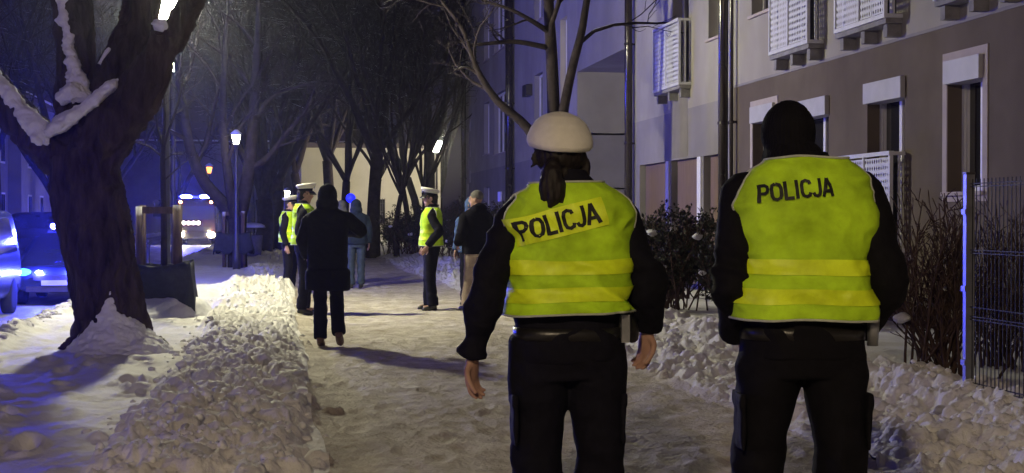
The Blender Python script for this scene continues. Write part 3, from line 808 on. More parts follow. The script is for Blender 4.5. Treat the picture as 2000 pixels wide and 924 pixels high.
# --- the big near tree
def near_tree():
    o = thing('snowy_tree', 'big near tree with thick forked limbs and snow along them', 'tree', (-1.69, 15.14, 0), 0, 'bare street trees')
    B = np.array((-1.69, 15.14, 0))
    c, s = math.cos(PSI), math.sin(PSI)
    def q(u, v, dd=0.0):              # sketch coordinates of the tree, 187 units to the metre, turned to face the pavement
        l = (u - 225) / 187.0; z = (690 - v) / 187.0 - .02
        return np.array((l * c + dd * s, dd * c - l * s, z))
    br = [
        ([q(226, 720), q(224, 690), q(212, 610), q(198, 520), q(180, 430), q(165, 350), q(152, 300)], [.52, .46, .36, .335, .35, .36, .34]),
        ([q(165, 360), q(110, 300), q(50, 245), q(0, 190), (q(-60, 110)), q(-110, 10), q(-140, -120)], [.26, .21, .19, .175, .16, .14, .11]),
        ([q(160, 330, .1), q(142, 240, .15), q(136, 150, .2), q(134, 60, .22), q(128, -40, .2), q(120, -200, .15), q(140, -380, .1)], [.26, .21, .20, .195, .18, .15, .11]),
        ([q(165, 330, .05), q(195, 220, .12), q(228, 120, .2), q(256, 30, .3), q(272, -60, .35), q(330, -220, .4), q(340, -400, .4)], [.26, .20, .19, .185, .17, .14, .10]),
        ([q(170, 340, -.02), q(215, 262, -.08), q(272, 196, -.14), q(319, 118, -.18), q(368, 40, -.2), q(404, -40, -.22), q(450, -220, -.25), q(450, -400, -.25)], [.30, .27, .235, .155, .115, .11, .10, .08]),
    ]
    mb = MB()
    for p, r in br: mb.tube(p, r, 20, sub=5)
    mb.tube([q(318, 110, -.2), q(322, 92, -.26), q(324, 74, -.3)], [.10, .085, .07], 12, sub=2)
    for a in range(6):                # root flare
        an = a * 1.05 + .3
        mb.tube([q(222, 640), q(222, 668) + .30 * np.array((math.cos(an), math.sin(an), 0)), q(222, 712) + .62 * np.array((math.cos(an), math.sin(an), 0))], [.22, .17, .09], 10, sub=4)
    def bark(co, no):
        w = .35 * fbm(co[:, 0] * 3, co[:, 1] * 3, co[:, 2] * 2, 2)
        rdg = 1 - 2.4 * np.abs(noise3(co[:, 0] * 11 + w * 3, co[:, 1] * 11 + w * 3, co[:, 2] * 2.6))**.7
        return .032 * rdg + .020 * fbm(co[:, 0] * 5, co[:, 1] * 5, co[:, 2] * 3, 4) + .02 * fbm(co[:, 0] * 1.6, co[:, 1] * 1.6, co[:, 2] * 1.4, 2)
    fuse(mb, 'trunk', .0135, 'bark', o, 3, bark)
    limbs = [(np.array(p)[3:], np.array(r)[3:]) for p, r in br[1:]]
    v, f = crown_mesh([(smooth_path(a, b, 3)) for a, b in [(l[0][1:], l[1][1:]) for l in limbs]], 77, 6, 6, 4, .2, .006)
    link('crown', fast_mesh('crown', v, f, 'bark_far'), None, o, kind='stuff')
    # snow lying in the forks and along the limbs
    def snowbit(pts, rad, amp=.03):
        m_ = MB(); m_.tube(pts, rad, 14, sub=5)
        fuse(m_, 'snow_cover', .012, 'snow_clean', o, 2, lambda co, no: -.012 + 1.7 * amp * fbm(co[:, 0] * 7, co[:, 1] * 7, co[:, 2] * 7, 4) + amp * .9 * fbm(co[:, 0] * 18, co[:, 1] * 18, co[:, 2] * 18, 4))
    snowbit([q(-70, 85, -.06), q(-2, 160, -.10), q(50, 215, -.14), q(92, 258, -.20), q(90, 283, -.30)], [.10, .115, .105, .115, .05], .03)
    snowbit([q(108, 268, -.30), q(140, 246, -.26), q(185, 212, -.26), q(228, 178, -.26), q(246, 160, -.24)], [.07, .10, .085, .07, .025], .03)
    snowbit([q(124, 198, -.10), q(152, 186, -.12), q(184, 196, -.10)], [.09, .14, .05], .03)
    snowbit([q(158, 190, -.05), q(140, 120, .02), q(128, 60, .04), q(122, 0, .04), q(118, -80, .04)], [.13, .07, .065, .065, .05], .04)
    snowbit([q(113, 276, -.36), q(116, 288, -.38)], [.05, .045], .02)
    snowbit([q(202, 120, .02), q(212, 96, .05), q(192, 130, .02)], [.02, .02, .03], .015)
    snowbit([q(323, 76, -.3), q(325, 62, -.3), q(326, 50, -.3)], [.055, .10, .06], .025)
    # drift against the foot of the trunk
    m_ = MB()
    m_.loft([np.array([(a_ * math.cos(t) * 1.0 + dx, b_ * math.sin(t) - .28 * (1 - hh), hh_) for t in np.linspace(0, 6.283, 28, endpoint=False)]) for a_, b_, hh_, dx, hh in
             [(.60, .62, -.08, .06, 0), (.52, .54, .06, .05, .15), (.40, .42, .18, .03, .4), (.26, .32, .34, .0, .6), (.14, .24, .52, -.03, .6), (.07, .22, .72, -.06, .62), (.03, .20, .9, -.08, .64)]])
    fuse(m_, 'snow_drift', .018, 'snow_clean', o, 4, lambda co, no: .035 * fbm(co[:, 0] * 6, co[:, 1] * 6, co[:, 2] * 6, 4) + .025 * fbm(co[:, 0] * 20, co[:, 1] * 20, co[:, 2] * 20, 3))
near_tree()

# --- custom branching trees
def custom_tree(name, label, loc, brs, seed, n2_, n3, n4, tw, from_i=1, cat='tree', group='bare street trees', m='bark_far'):
    o = thing(name, label, cat, loc, 0, group)
    mb = MB()
    brs = [(np.asarray(p, float), np.asarray(r, float)) for p, r in brs]
    for p, r in brs: mb.tube(p, r, 12, sub=4)
    mb.build('trunk', m, o, True)
    v, f = crown_mesh([smooth_path(p, r, 2) for p, r in brs[from_i:]], seed, n2_, n3, n4, .15, tw)
    link('crown', fast_mesh('crown', v, f, m), None, o, kind='stuff')
    return o
def sk(u0, v0, k):                     # sketch units to metres, turned towards the pavement
    c, s = math.cos(PSI), math.sin(PSI)
    return lambda u, v, dd=0.: np.array(((u - u0) / k * c + dd * s, dd * c - (u - u0) / k * s, (v0 - v) / k))
q = sk(1085, 560, 116)
custom_tree('garden_tree', 'bare garden tree behind the officer in the white cap', (4.56, 23.6, .2),
    [([q(1085, 590), q(1084, 430), q(1083, 330)], [.15, .135, .13]),
     ([q(1084, 330), q(1082, 210), q(1078, 100), q(1072, 0), q(1070, -120), q(1060, -300)], [.125, .11, .10, .09, .075, .035]),
     ([q(1086, 330, -.1), q(1100, 220, -.1), q(1118, 130, -.1), q(1136, 60, -.1), q(1146, 0, -.1), q(1170, -130, -.1), q(1180, -280, 0)], [.10, .085, .075, .068, .06, .04, .02]),
     ([q(1082, 330, -.2), q(1030, 248, -.4), q(975, 200, -.5), q(940, 150, -.55), q(925, 115, -.6), q(905, 60, -.6), q(860, 0, -.6)], [.10, .08, .065, .055, .045, .035, .02]),
     ([q(1078, 90), q(1010, 80, -.2), q(950, 85, -.3), q(905, 92, -.4)], [.05, .04, .03, .02]),
     ([q(1076, 60), q(1040, 40, -.2), q(1000, 20, -.3), q(940, 0, -.3)], [.05, .04, .03, .02]),
     ([q(940, 150, -.55), q(915, 135, -.6), q(890, 140, -.6)], [.025, .02, .012])], 5, 4, 4, 4, .006, m='bark_far')
q = sk(455, 500, 74)
custom_tree('forked_tree', 'dark forked street tree inside the far tree guard', (-1.25, 38.4, .0),
    [([q(462, 515), q(462, 440), q(462, 385)], [.27, .24, .24]),
     ([q(460, 400), q(430, 365), q(400, 330), q(375, 280), q(362, 220), q(352, 150), q(340, 50), q(330, -80)], [.20, .18, .16, .14, .13, .11, .08, .04]),
     ([q(464, 400), q(478, 340), q(488, 280), q(494, 200), q(500, 100), q(505, -40)], [.20, .18, .16, .14, .11, .05]),
     ([q(460, 395, -.2), q(452, 340, -.3), q(446, 280, -.4), q(440, 200, -.4), q(444, 90, -.4), q(450, -60, -.4)], [.15, .13, .12, .10, .08, .03]),
     ([q(488, 300), q(520, 280), q(560, 230), q(600, 180), q(620, 120)], [.10, .08, .06, .05, .02]),
     ([q(494, 210), q(530, 160), q(580, 140), q(625, 128)], [.08, .06, .05, .02])], 9, 6, 6, 5, .009)
q = sk(316, 600, 143)
custom_tree('young_tree', 'staked young tree with a thin stem in a fabric planter', (-1.6, 20.1, .02),
    [([q(316, 620), q(316, 480), q(316, 400), q(314, 300), q(316, 240)], [.045, .045, .042, .036, .03]),
     ([q(316, 262), q(330, 215, .05), q(345, 170, .05), q(352, 120, .1)], [.022, .018, .013, .006]),
     ([q(315, 270), q(305, 230), q(300, 190), q(302, 140)], [.02, .016, .011, .005]),
     ([q(316, 240), q(318, 200), q(316, 150), q(320, 90)], [.024, .019, .012, .005]),
     ([q(315, 285), q(290, 265), q(262, 255), q(248, 248)], [.014, .011, .008, .004]),
     ([q(315, 292), q(335, 278), q(355, 280)], [.013, .009, .004]),
     ([q(316, 330), q(350, 300), q(372, 282)], [.012, .009, .004])], 15, 3, 3, 2, .003, group='bare street trees')

def tree_guard(label, loc, s, fabric, drop):
    o = thing('tree_guard', label, 'tree guard', loc, 0, 'wooden tree guards')
    w = .215 * s; H = 1.52
    cs = [(-w, -w), (w, -w), (w, w), (-w, w)]
    for i, (x, y) in enumerate(cs):
        t = MB(); t.tube([(x, y, -.1), (x, y, H + (.02 if i else .0))], .045 if i != 1 else .055, 12); t.build('stake', 'stake', o, True)
    for i in range(4):
        a, b = cs[i], cs[(i + 1) % 4]
        t = MB(); t.bar((*a, H - .05), (*b, H - .05), .03, .09); t.build('rail', 'stake', o)
    if fabric:
        z0, z1 = fabric; ww = w + .17; fl = .09
        V, n = [], 16
        ring0 = []
        for k in range(4):
            a, b = np.array(cs[k]) / w, np.array(cs[(k + 1) % 4]) / w
            for i in range(n): ring0.append(a + (b - a) * i / n)
        ring0 = np.array(ring0); rows = []
        for j in range(9):
            t_ = j / 8
            sag = np.array([.05 * math.sin((i % n) / n * math.pi) for i in range(4 * n)])
            z = z1 + (z0 - z1) * t_ - sag * (1 - t_) * 1.3 + (.05 * np.sin(np.arange(4 * n) * .9) * drop * t_)
            rad = ww + fl * t_ + .03 * fbm(ring0[:, 0] * 2.2 + 3, ring0[:, 1] * 2.2, np.full(4 * n, t_ * 2), 3)
            rows.append(np.stack([ring0[:, 0] * rad, ring0[:, 1] * rad, z], 1))
        m_ = MB(); m_.loft(rows, cap=False); f_ = m_.build('fabric_skirt', 'geotextile', o, True)
        sd = f_.modifiers.new('s', 'SOLIDIFY'); sd.thickness = .012
    return o
g1 = tree_guard('wooden stake frame with black fabric skirt around the young tree', (-1.66, 20.1, .03), 1.15, (.02, .78), 0)
m_ = MB(); m_.loft([np.array([(a_ * math.cos(t), a_ * math.sin(t), z_) for t in np.linspace(0, 6.283, 24, endpoint=False)]) for a_, z_ in [(.85, -.1), (.74, .08), (.62, .2), (.5, .28)]])
fuse(m_, 'snow_drift', .025, 'snow_clean', g1, 3, lambda co, no: .05 * fbm(co[:, 0] * 5, co[:, 1] * 5, co[:, 2] * 5, 4))
tree_guard('wooden stake frame with torn black fabric around the forked tree', (-1.25, 38.4, .03), 1.15, (.45, 1.0), 1.2)

# --- shrubs
def shrub_mesh(seed, w, h, n, leafy, tw=.004):
    rs = np.random.default_rng(seed); st = []
    for i in range(n):
        a = rs.random() * 6.283; sp = abs(rs.normal()) * .45
        d = unit(np.array((math.cos(a) * sp, math.sin(a) * sp, 1.))); p = np.array((rs.normal() * w * .16, rs.normal() * w * .16, -.05)); l = h * rs.uniform(.6, 1.1); q_ = [p]
        for k in range(6):
            d = unit(d + rs.normal(size=3) * .09 + np.array((0, 0, .02))); q_.append(q_[-1] + d * l / 6)
        st.append((np.array(q_), np.linspace(.012, .004, 7)))
    tw2 = []
    for b in st: tw2 += kids(b, 7, rs, .25, .98, .38, .6, .25, (.3, .8), 4, .08)
    tw3 = []
    for b in tw2: tw3 += kids(b, 3, rs, .2, .98, .5, .7, .2, (.3, .9), 4, .08)
    for b in tw2 + tw3: b[1][:] = np.maximum(b[1], tw)
    V, F, o = [], [], 0
    for g_, n_ in ((st, 5), (tw2 + tw3, 3)):
        v, f = batch_tubes(g_, n_); V.append(v); F.append(f + o); o += len(v)
    stems = fast_mesh('stems', np.concatenate(V), np.concatenate(F), 'twig')
    leaves = None
    if leafy:
        tips = np.concatenate([b[0][1:] for b in tw2 + tw3]); k = rs.integers(0, len(tips), leafy)
        c = tips[k] + rs.normal(size=(leafy, 3)) * .02
        A = rs.normal(size=(leafy, 3)); A /= np.linalg.norm(A, axis=1)[:, None]; Bv = np.cross(A, rs.normal(size=(leafy, 3))); Bv /= np.linalg.norm(Bv, axis=1)[:, None]
        L_ = rs.uniform(.018, .04, leafy)[:, None]
        P = np.stack([c - A * L_, c + Bv * L_ * .5, c + A * L_, c - Bv * L_ * .5], 1).reshape(-1, 3)
        leaves = fast_mesh('leaves', P, np.arange(len(P)).reshape(-1, 4), 'leaf', False)
    return stems, leaves
SH = [shrub_mesh(1, 1.2, 1.15, 40, 5200), shrub_mesh(2, 1.2, 1.0, 40, 5200), shrub_mesh(3, .7, 1.25, 46, 0, .0035)]
def shrub(k, x, y, label, s=1., rz=0., snow=0, group='dark evergreen shrubs', name='evergreen_shrub', cat='shrub'):
    o = thing(name, label, cat, (x, y, hz(x, y)), rz, group); o.scale = (s, s, s)
    link('stems', SH[k][0], None, o, kind='stuff')
    if SH[k][1]: link('leaves', SH[k][1], None, o, kind='stuff')
    rs = random.Random(int(x * 100 + y))
    for i in range(snow):
        c_ = link('snow_clump', clod_big[i % 6], None, o); r = rs.uniform(.03, .075)
        c_.location = (rs.gauss(0, .32), rs.gauss(0, .32), rs.uniform(.35, .95)); c_.scale = (r, r, r * .7); c_.rotation_euler = (0, 0, rs.random() * 6)
    return o
shrub(2, 4.72, 9.7, 'bare bushy shrub of thin twigs left of the mesh fence', 1.0, .4, 5, 'bare garden shrubs', 'bare_shrub')
shrub(2, 5.6, 10.4, 'bare twiggy shrub against the brown wall behind the right officer', .9, 2.0, 3, 'bare garden shrubs', 'bare_shrub')
shrub(0, 4.75, 17.2, 'dark snowy shrub between the two near officers, left of the pair', 1.0, .1, 8)
shrub(1, 5.35, 15.6, 'dark snowy shrub just left of the right officer', 1.05, 1.7, 8)
shrub(0, 5.5, 19.6, 'dark shrub before the brown boarded bays', 1.0, 3.0, 9)
shrub(1, 5.3, 22.5, 'dark shrub behind the right arm of the officer in the white cap', .95, 4.2, 8)
for i, (x, y, lab, s_) in enumerate([(4.3, 46.5, 'hedge shrub before the pale house, leftmost of the dark hedge', 1.2), (4.7, 43.5, 'dark hedge shrub second from its left end', 1.25), (5.0, 40.5, 'dark hedge shrub behind the officer in profile, nearest on his left', 1.3),
        (5.3, 37.5, 'dark hedge shrub right behind the officer in profile', 1.25), (5.5, 34.5, 'dark hedge shrub between the officer in profile and the man in beige trousers', 1.2), (5.6, 31.6, 'dark hedge shrub behind the man in beige trousers', 1.1), (3.9, 50.5, 'dark hedge shrub at the foot of the straight trunked tree', 1.15)]):
    shrub(i % 2, x, y, lab, s_, i * 1.3, 2, 'shrubs of the dark hedge')

# ------------------------------------------------------------------ far houses
def far_house(label, x0, x1, y0, y1, h, wallm, wins, roofm='roof_sheet', snow=True):
    o = thing('house', label, 'building', ((x0 + x1) / 2, y0, 0), 0)
    ox, oy = (x0 + x1) / 2, y0
    t = MB(); t.box((x0 - ox, 0, -.5), (x1 - ox, y1 - y0, h)); t.build('wall', wallm, o)
    t = MB(); t.box((x0 - ox - .3, -.3, h), (x1 - ox + .3, y1 - y0 + .3, h + .25)); r = t.build('roof', roofm, o)
    if not snow: return o
    t = MB(); t.box((x0 - ox - .28, -.28, h + .252), (x1 - ox + .28, y1 - y0 + .28, h + .40)); t.build('roof_snow', 'snow_clean', r)
    return o
ph = far_house('pale lit house beyond the trees with a barred window', 1.0, 8.2, 74, 84, 5.0, 'house_far', [], snow=False)
t = MB(); t.box((-3.6, -.06, 3.02), (3.6, .02, 3.14)); t.build('ledge', 'house_far', ph)
for xw in (.45, 2.9):
    t = MB(); t.box((xw - .26, -.03, 1.1), (xw + .26, .02, 2.35)); w_ = t.build('window', 'glass', ph)
    for k in range(5):
        t = MB(); t.bar((xw - .24 + .12 * k, -.08, 1.05), (xw - .24 + .12 * k, -.08, 2.4), .025); t.build('window_bar', 'dark_metal', w_)
    for z in (1.3, 1.72, 2.14):
        t = MB(); t.bar((xw - .26, -.085, z), (xw + .26, -.085, z), .025); t.build('window_bar', 'dark_metal', w_)
for i, (y0, y1, h, lab) in enumerate([(26, 52, 8.5, 'dim blue lit house across the road at the left edge'), (54, 78, 7.0, 'dim house across the road behind the parked cars'), (82, 112, 8.0, 'dim house across the road left of the fire engine'), (150, 170, 9.0, 'dark house closing the street behind the fire engine')]):
    if i < 3: ho = far_house(lab, -24, -14.2, y0, y1, h, 'house_dim', [])
    else: ho = far_house(lab, -24, 8, y0, y1, h, 'house_dim', [])
    if i < 3:
        for k in range(int((y1 - y0) / 4)):
            for z in (1.0, 4.2):
                yy = 2 + k * 4.0
                t = MB(); t.box((4.88, yy, z), (4.93, yy + 1.2, z + 1.7)); w_ = t.build('window', 'pvc', ho)
                t = MB(); t.box((4.925, yy + .1, z + .1), (4.94, yy + .56, z + 1.6)); t.build('pane', 'glass', w_)
                t = MB(); t.box((4.925, yy + .64, z + .1), (4.94, yy + 1.1, z + 1.6)); t.build('pane', 'glass', w_)
    else:
        for k in range(7):
            t = MB(); t.box((-13 + k * 4, -.03, 1.5), (-11.8 + k * 4, .02, 3.2)); t.build('window', 'glass', ho)

# ------------------------------------------------------------------ vehicles (front at local y=0, nose towards -y)
def section(y, w, wr, zb, zm, zt):
    h = [(w * .80, zb), (w * .97, zb + .08), (w, zb + .3 * (zm - zb)), (w, zm - .06), (w * .97, zm), (wr + .03, zt - .05), (wr - .04, zt - .008), (wr * .5, zt)]
    p = [(x, y, z) for x, z in h] + [(-x, y, z) for x, z in h[::-1]]
    return np.array(p)
def wheel(o, x, y, r=.31, w=.2):
    t = MB(); t.lathe([(r * .62, -w / 2), (r * .94, -w / 2), (r, -w * .38), (r, w * .38), (r * .94, w / 2), (r * .62, w / 2)], 24, (x, y, r), 0); k = t.build('wheel', 'tyre', o, True)
    t = MB(); t.lathe([(.02, -w * .3), (r * .6, -w * .42), (r * .62, w * .42), (.02, w * .3)], 20, (x, y, r), 0); t.build('rim', 'paint_silver', k, True)
def vehicle(name, label, cat, loc, rotz, st, paint, ws, group, lights=None, bar=None, snow=False, sidewin=None, wl=(.75, 3.2), mirror=1.0, hw=.87, hl=(.62, .06, .66), wr_=.31):
    o = thing(name, label, cat, loc, rotz, group)
    t = MB(); t.loft([section(*a) for a in st]); b = t.build('body', paint, o, True)
    bv = b.modifiers.new('b', 'SUBSURF'); bv.levels = 1; bv.render_levels = 1
    (x0, y0, z0), (x1, y1, z1) = ws
    def pane(n, c):
        m_ = MB(); c = np.array(c, float); nrm = unit(np.cross(c[1] - c[0], c[3] - c[0])); m_.add(np.concatenate([c, c + nrm * .02]), [(3, 2, 1, 0), (4, 5, 6, 7), (0, 1, 5, 4), (1, 2, 6, 5), (2, 3, 7, 6), (3, 0, 4, 7)]); return m_.build(n, 'glass', o)
    pane('windscreen', [(-x0, y0, z0), (x0, y0, z0), (x1, y1, z1), (-x1, y1, z1)])
    for s_ in (-1, 1):
        if sidewin:
            (a, za), (b2, zb2), xa, xb = sidewin
            c = [(s_ * xa, a, za), (s_ * xa, b2, za), (s_ * xb, b2 - .2, zb2), (s_ * xb, a + .35, zb2)]
            pane('side_window', c if s_ > 0 else c[::-1])
        t = MB(); t.ball((s_ * (hw + .10) , y0 + .1, z0 + .06), (.10, .06, .075), 12, 8); t.build('wing_mirror', paint, o, True)
        t = MB(); t.ball((s_ * hl[0], hl[1], hl[2]), (.16, .07, .075), 16, 8); t.build('headlight', (lights if (lights and s_ in lights[1]) else (None,))[0] or 'pvc', o, True)
        for yy in wl: wheel(o, s_ * (hw - .10), yy, wr_)
    t = MB(); t.box((-.42, -.03, .50), (.42, .06, .60)); t.build('grille', 'dark_metal', o)
    t = MB(); t.box((-.55, -.05, .27), (.55, .05, .38)); t.build('air_intake', 'dark_metal', o)
    t = MB(); t.box((-.26, -.055, .40), (.26, .02, .50)); t.build('number_plate', 'paint_white', o)
    if bar:
        yb, zb_, mm = bar
        t = MB(); t.box((-.45, yb - .12, zb_), (.45, yb + .12, zb_ + .05)); lb = t.build('light_bar', 'dark_metal', o)
        for s_ in (-1, 1):
            t = MB(); t.ball((s_ * .28, yb, zb_ + .11), (.15, .09, .06), 14, 8); t.build('blue_light', mm, lb, True)
    if snow:
        t = MB(); t.loft([section(a[0], a[1] * .8, a[2] * .96, a[5] - .10, a[5] - .04, a[5] + .09) for a in st[3:-1]])
        fuse(t, 'snow_cover', .04, 'snow_clean', o, 3, lambda co, no: .03 * fbm(co[:, 0] * 4, co[:, 1] * 4, co[:, 2] * 4, 3))
    return o
HATCH = [(0, .66, .55, .30, .58, .64), (.10, .78, .64, .24, .66, .74), (.45, .84, .70, .22, .76, .86), (.95, .87, .73, .22, .88, .96), (1.75, .87, .60, .22, .93, 1.40), (2.6, .87, .61, .22, .94, 1.45), (3.5, .86, .58, .22, .94, 1.40), (3.95, .82, .62, .26, .92, 1.02), (4.05, .74, .60, .34, .84, .92)]
VAN = [(0, .78, .70, .32, .70, .80), (.12, .88, .78, .26, .82, .92), (.55, .92, .80, .24, .98, 1.06), (.95, .93, .80, .24, 1.06, 1.14), (1.55, .93, .74, .24, 1.08, 1.82), (2.6, .93, .76, .24, 1.08, 1.90), (4.2, .93, .76, .24, 1.08, 1.90), (4.75, .92, .75, .26, 1.06, 1.86), (4.85, .88, .72, .34, 1.0, 1.80)]
vehicle('police_car', 'blue lit police car with flashing headlight behind the big tree trunk', 'car', (-4.42, 29.2, -.34), 0, HATCH, 'paint_navy', ((.68, 1.0, .97), (.55, 1.70, 1.38)), 'vehicles on the road', ('cyan', (-1,)), (2.2, 1.45, 'blue'), sidewin=((1.25, .96), (3.4, 1.34), .865, .64))
pc_ = [o_ for o_ in COL.objects if o_.name.startswith('police_car')][0]
for x in (-.3, .3):
    t = MB(); t.ball((x, -.06, .66), (.07, .03, .03), 10, 6); t.build('added_grille_light', 'blue', pc_, True)  # blue lights added in the grille to brighten the snow, road and van
vehicle('police_car', 'dark police car with blue light bar on the road beside the viewer', 'car', (-5.6, 4.0, -.34), 0, HATCH, 'paint_dark', ((.68, 1.0, .97), (.55, 1.70, 1.38)), 'vehicles on the road', None, (2.2, 1.45, 'blue_side'), sidewin=((1.25, .96), (3.4, 1.34), .865, .64))
pv_ = vehicle('police_van', 'van with blue lights cut off by the left edge', 'van', (-5.72, 23.0, -.34), 0, VAN, 'paint_navy', ((.74, 1.0, 1.14), (.68, 1.52, 1.78)), 'vehicles on the road', ('cyan', (1,)), (1.9, 1.90, 'blue'), sidewin=((1.3, 1.12), (4.2, 1.72), .925, .80), wl=(.85, 3.9), hw=.93, hl=(.74, .14, .82), wr_=.33)
for yy, zz, r_ in ((.60, 1.20, .07), (.72, 1.05, .05), (.40, .86, .045), (.30, .66, .035)):
    t = MB(); t.ball((.90, yy, zz), (.04, r_, r_), 12, 8); t.build('side_flasher', 'cyan_small', pv_, True)
vehicle('parked_van', 'dark van parked right behind the blue lit police car', 'van', (-6.6, 38.5, -.34), 0, VAN, 'paint_dark', ((.74, 1.0, 1.14), (.68, 1.52, 1.78)), 'vehicles on the road', None, None, False, sidewin=((1.3, 1.12), (4.2, 1.72), .925, .80), wl=(.85, 3.9), hw=.93, hl=(.74, .14, .82), wr_=.33)
vehicle('parked_car', 'snow covered car parked beyond the dark van', 'car', (-6.9, 49, -.34), 0, HATCH, 'paint_silver', ((.68, 1.0, .97), (.55, 1.70, 1.38)), 'vehicles on the road', None, None, True, sidewin=((1.25, .96), (3.4, 1.34), .865, .64))
vehicle('parked_car', 'snow covered dark car parked farthest along the road', 'car', (-9.6, 56, -.34), 0, HATCH, 'paint_dark', ((.68, 1.0, .97), (.55, 1.70, 1.38)), 'vehicles on the road', None, None, True, sidewin=((1.25, .96), (3.4, 1.34), .865, .64))

ft = thing('fire_engine', 'fire engine with blue light bar and four white lamps facing the viewer', 'fire engine', (-5.35, 92, -.34), 0, 'vehicles on the road')
t = MB(); t.loft([section(*a) for a in [(0, 1.20, 1.14, .55, 1.2, 2.5), (.12, 1.25, 1.20, .45, 1.3, 2.85), (.5, 1.26, 1.20, .45, 1.4, 2.95), (2.3, 1.26, 1.20, .45, 1.4, 2.95)]]); t.build('cab', 'paint_red', ft, True)
t = MB(); t.box((-1.27, 2.35, .5), (1.27, 7.6, 3.15)); bb = t.build('equipment_body', 'paint_red', ft)
for k in range(3):
    t = MB(); t.box((1.271, 2.6 + k * 1.65, .9), (1.29, 4.1 + k * 1.65, 2.6)); t.build('locker_shutter', 'paint_silver', bb)
t = MB(); t.box((-1.08, -.03, 1.62), (1.08, .10, 2.45)); t.build('windscreen', 'glass_glow_tint', ft)
t = MB(); t.box((-1.25, -.18, .42), (1.25, .10, .80)); t.build('bumper', 'dark_metal', ft)
t = MB(); t.box((-.9, -.05, .92), (.9, .04, 1.12)); t.build('grille', 'dark_metal', ft)
t = MB(); t.box((-.95, -.10, 2.86), (.95, .30, 2.97)); lb = t.build('light_bar', 'dark_metal', ft)
for x in (-.6, .6):
    t = MB(); t.ball((x, .05, 3.06), (.36, .16, .11), 14, 8); t.build('blue_light', 'blue_truck', lb, True)
for x in (-.75, -.45, -.15, .15):
    t = MB(); t.ball((x, -.03, 1.40), (.11, .06, .11), 14, 8); t.build('round_lamp', 'beam_small', ft, True)
for x in (-.95, .95):
    t = MB(); t.ball((x, -.20, .66), (.22, .08, .17), 14, 8); t.build('headlight', 'beam', ft, True)
    t = MB(); t.ball((x, .02, 2.72), (.10, .06, .08), 12, 8); t.build('marker_lamp', 'amber', ft, True)
    s_ = 1 if x > 0 else -1
    t = MB(); t.box((s_ * 1.34 - .09, -.12, 1.75), (s_ * 1.34 + .09, -.04, 2.35)); mi = t.build('mirror', 'dark_metal', ft)
    t = MB(); t.bar((s_ * 1.2, .05, 2.4), (s_ * 1.34, -.08, 2.3), .04); t.build('mirror_arm', 'dark_metal', mi)
    for y in (1.2, 5.9): wheel(ft, s_ * 1.05, y, .5, .3)

# ------------------------------------------------------------------ small street furniture
def bollard(x, y, lab):
    o = thing('bollard', lab, 'bollard', (x, y, hz(x, y)), 0, 'cast iron bollards')
    t = MB(); t.lathe([(.07, -.1), (.07, .12), (.05, .16), (.045, .62), (.06, .66), (.06, .70), (.045, .72)], 14); t.build('post', 'dark_metal', o, True)
    t = MB(); t.lathe([(.02, .72), (.045, .75), (.05, .79), (.035, .83), (.01, .85)], 14); t.build('knob', 'dark_metal', o, True)
bollard(-2.98, 37.0, 'dark cast iron bollard right of the staked young tree, seen against the lit road')
bollard(-3.30, 36.6, 'dark cast iron bollard partly hidden between the stakes of the young tree')
o = thing('litter_bin', 'grey litter bin with snow on its round lid', 'litter bin', (-.98, 50.5, hz(-.98, 50.5)))
t = MB(); t.lathe([(.24, 0), (.28, .04), (.33, .72), (.30, .74)], 18); t.build('bin_body', 'concrete', o, True)
t = MB(); t.lathe([(.03, .70), (.03, 1.0)], 8); t.build('lid_post', 'dark_metal', o, True)
t = MB(); t.lathe([(.40, .98), (.42, 1.0), (.30, 1.06), (.1, 1.09)], 18); l_ = t.build('lid', 'dark_metal', o, True)
t = MB(); t.lathe([(.41, 1.003), (.40, 1.07), (.28, 1.14), (.08, 1.17)], 18); t.build('snow_cap', 'snow_clean', l_, True)
o = thing('road_sign', 'blue square crossing sign on a pole behind the far tree guard', 'sign', (-1.42, 50.2, hz(-1.42, 50.2)))
t = MB(); t.tube([(0, 0, -.1), (0, 0, 2.05)], .03, 10); t.build('pole', 'galv', o, True)
t = MB(); t.box((-.24, -.045, 1.42), (.24, -.03, 2.0)); sp = t.build('sign_plate', 'sign_blue', o)
t = MB(); t.add([(-.17, -.048, 1.50), (.17, -.048, 1.50), (0, -.048, 1.92)], [(0, 1, 2)]); sy = t.build('white_triangle', 'pvc', sp)
t = MB(); t.add([(-.05, -.051, 1.53), (-.01, -.051, 1.53), (.02, -.051, 1.70), (-.02, -.051, 1.70)], [(0, 1, 2, 3)]); t.add([(.02, -.051, 1.53), (.06, -.051, 1.53), (.03, -.051, 1.66), (0, -.051, 1.66)], [(0, 1, 2, 3)]); t.add([(-.03, -.051, 1.70), (.03, -.051, 1.70), (.02, -.051, 1.80), (-.02, -.051, 1.80)], [(0, 1, 2, 3)]); t.build('walking_figure', 'letter', sp)
o = thing('snow_shovel', 'pale snow shovel standing blade up in the hedge beside the officer in profile', 'shovel', (4.22, 33.4, hz(4.22, 33.4)))
t = MB(); t.tube([(-.06, 0, -.05), (.0, 0, .42)], .022, 8); t.build('handle', 'stake', o, True)
t = MB(); t.add([(-.03, -.02, .40), (.06, -.02, .40), (.15, -.03, .98), (.03, -.03, .98), (-.03, .0, .40), (.06, .0, .40), (.15, -.01, .98), (.03, -.01, .98)], [(0, 1, 2, 3), (7, 6, 5, 4), (0, 4, 5, 1), (1, 5, 6, 2), (2, 6, 7, 3), (3, 7, 4, 0)]); t.build('blade', 'white_metal', o)
o = thing('globe_on_pole', 'round blue glowing globe on a pole above the two people walking away', 'beacon', (1.49, 31.2, hz(1.49, 31.2)))  # glowing blue globe of unknown kind, set on a thin pole
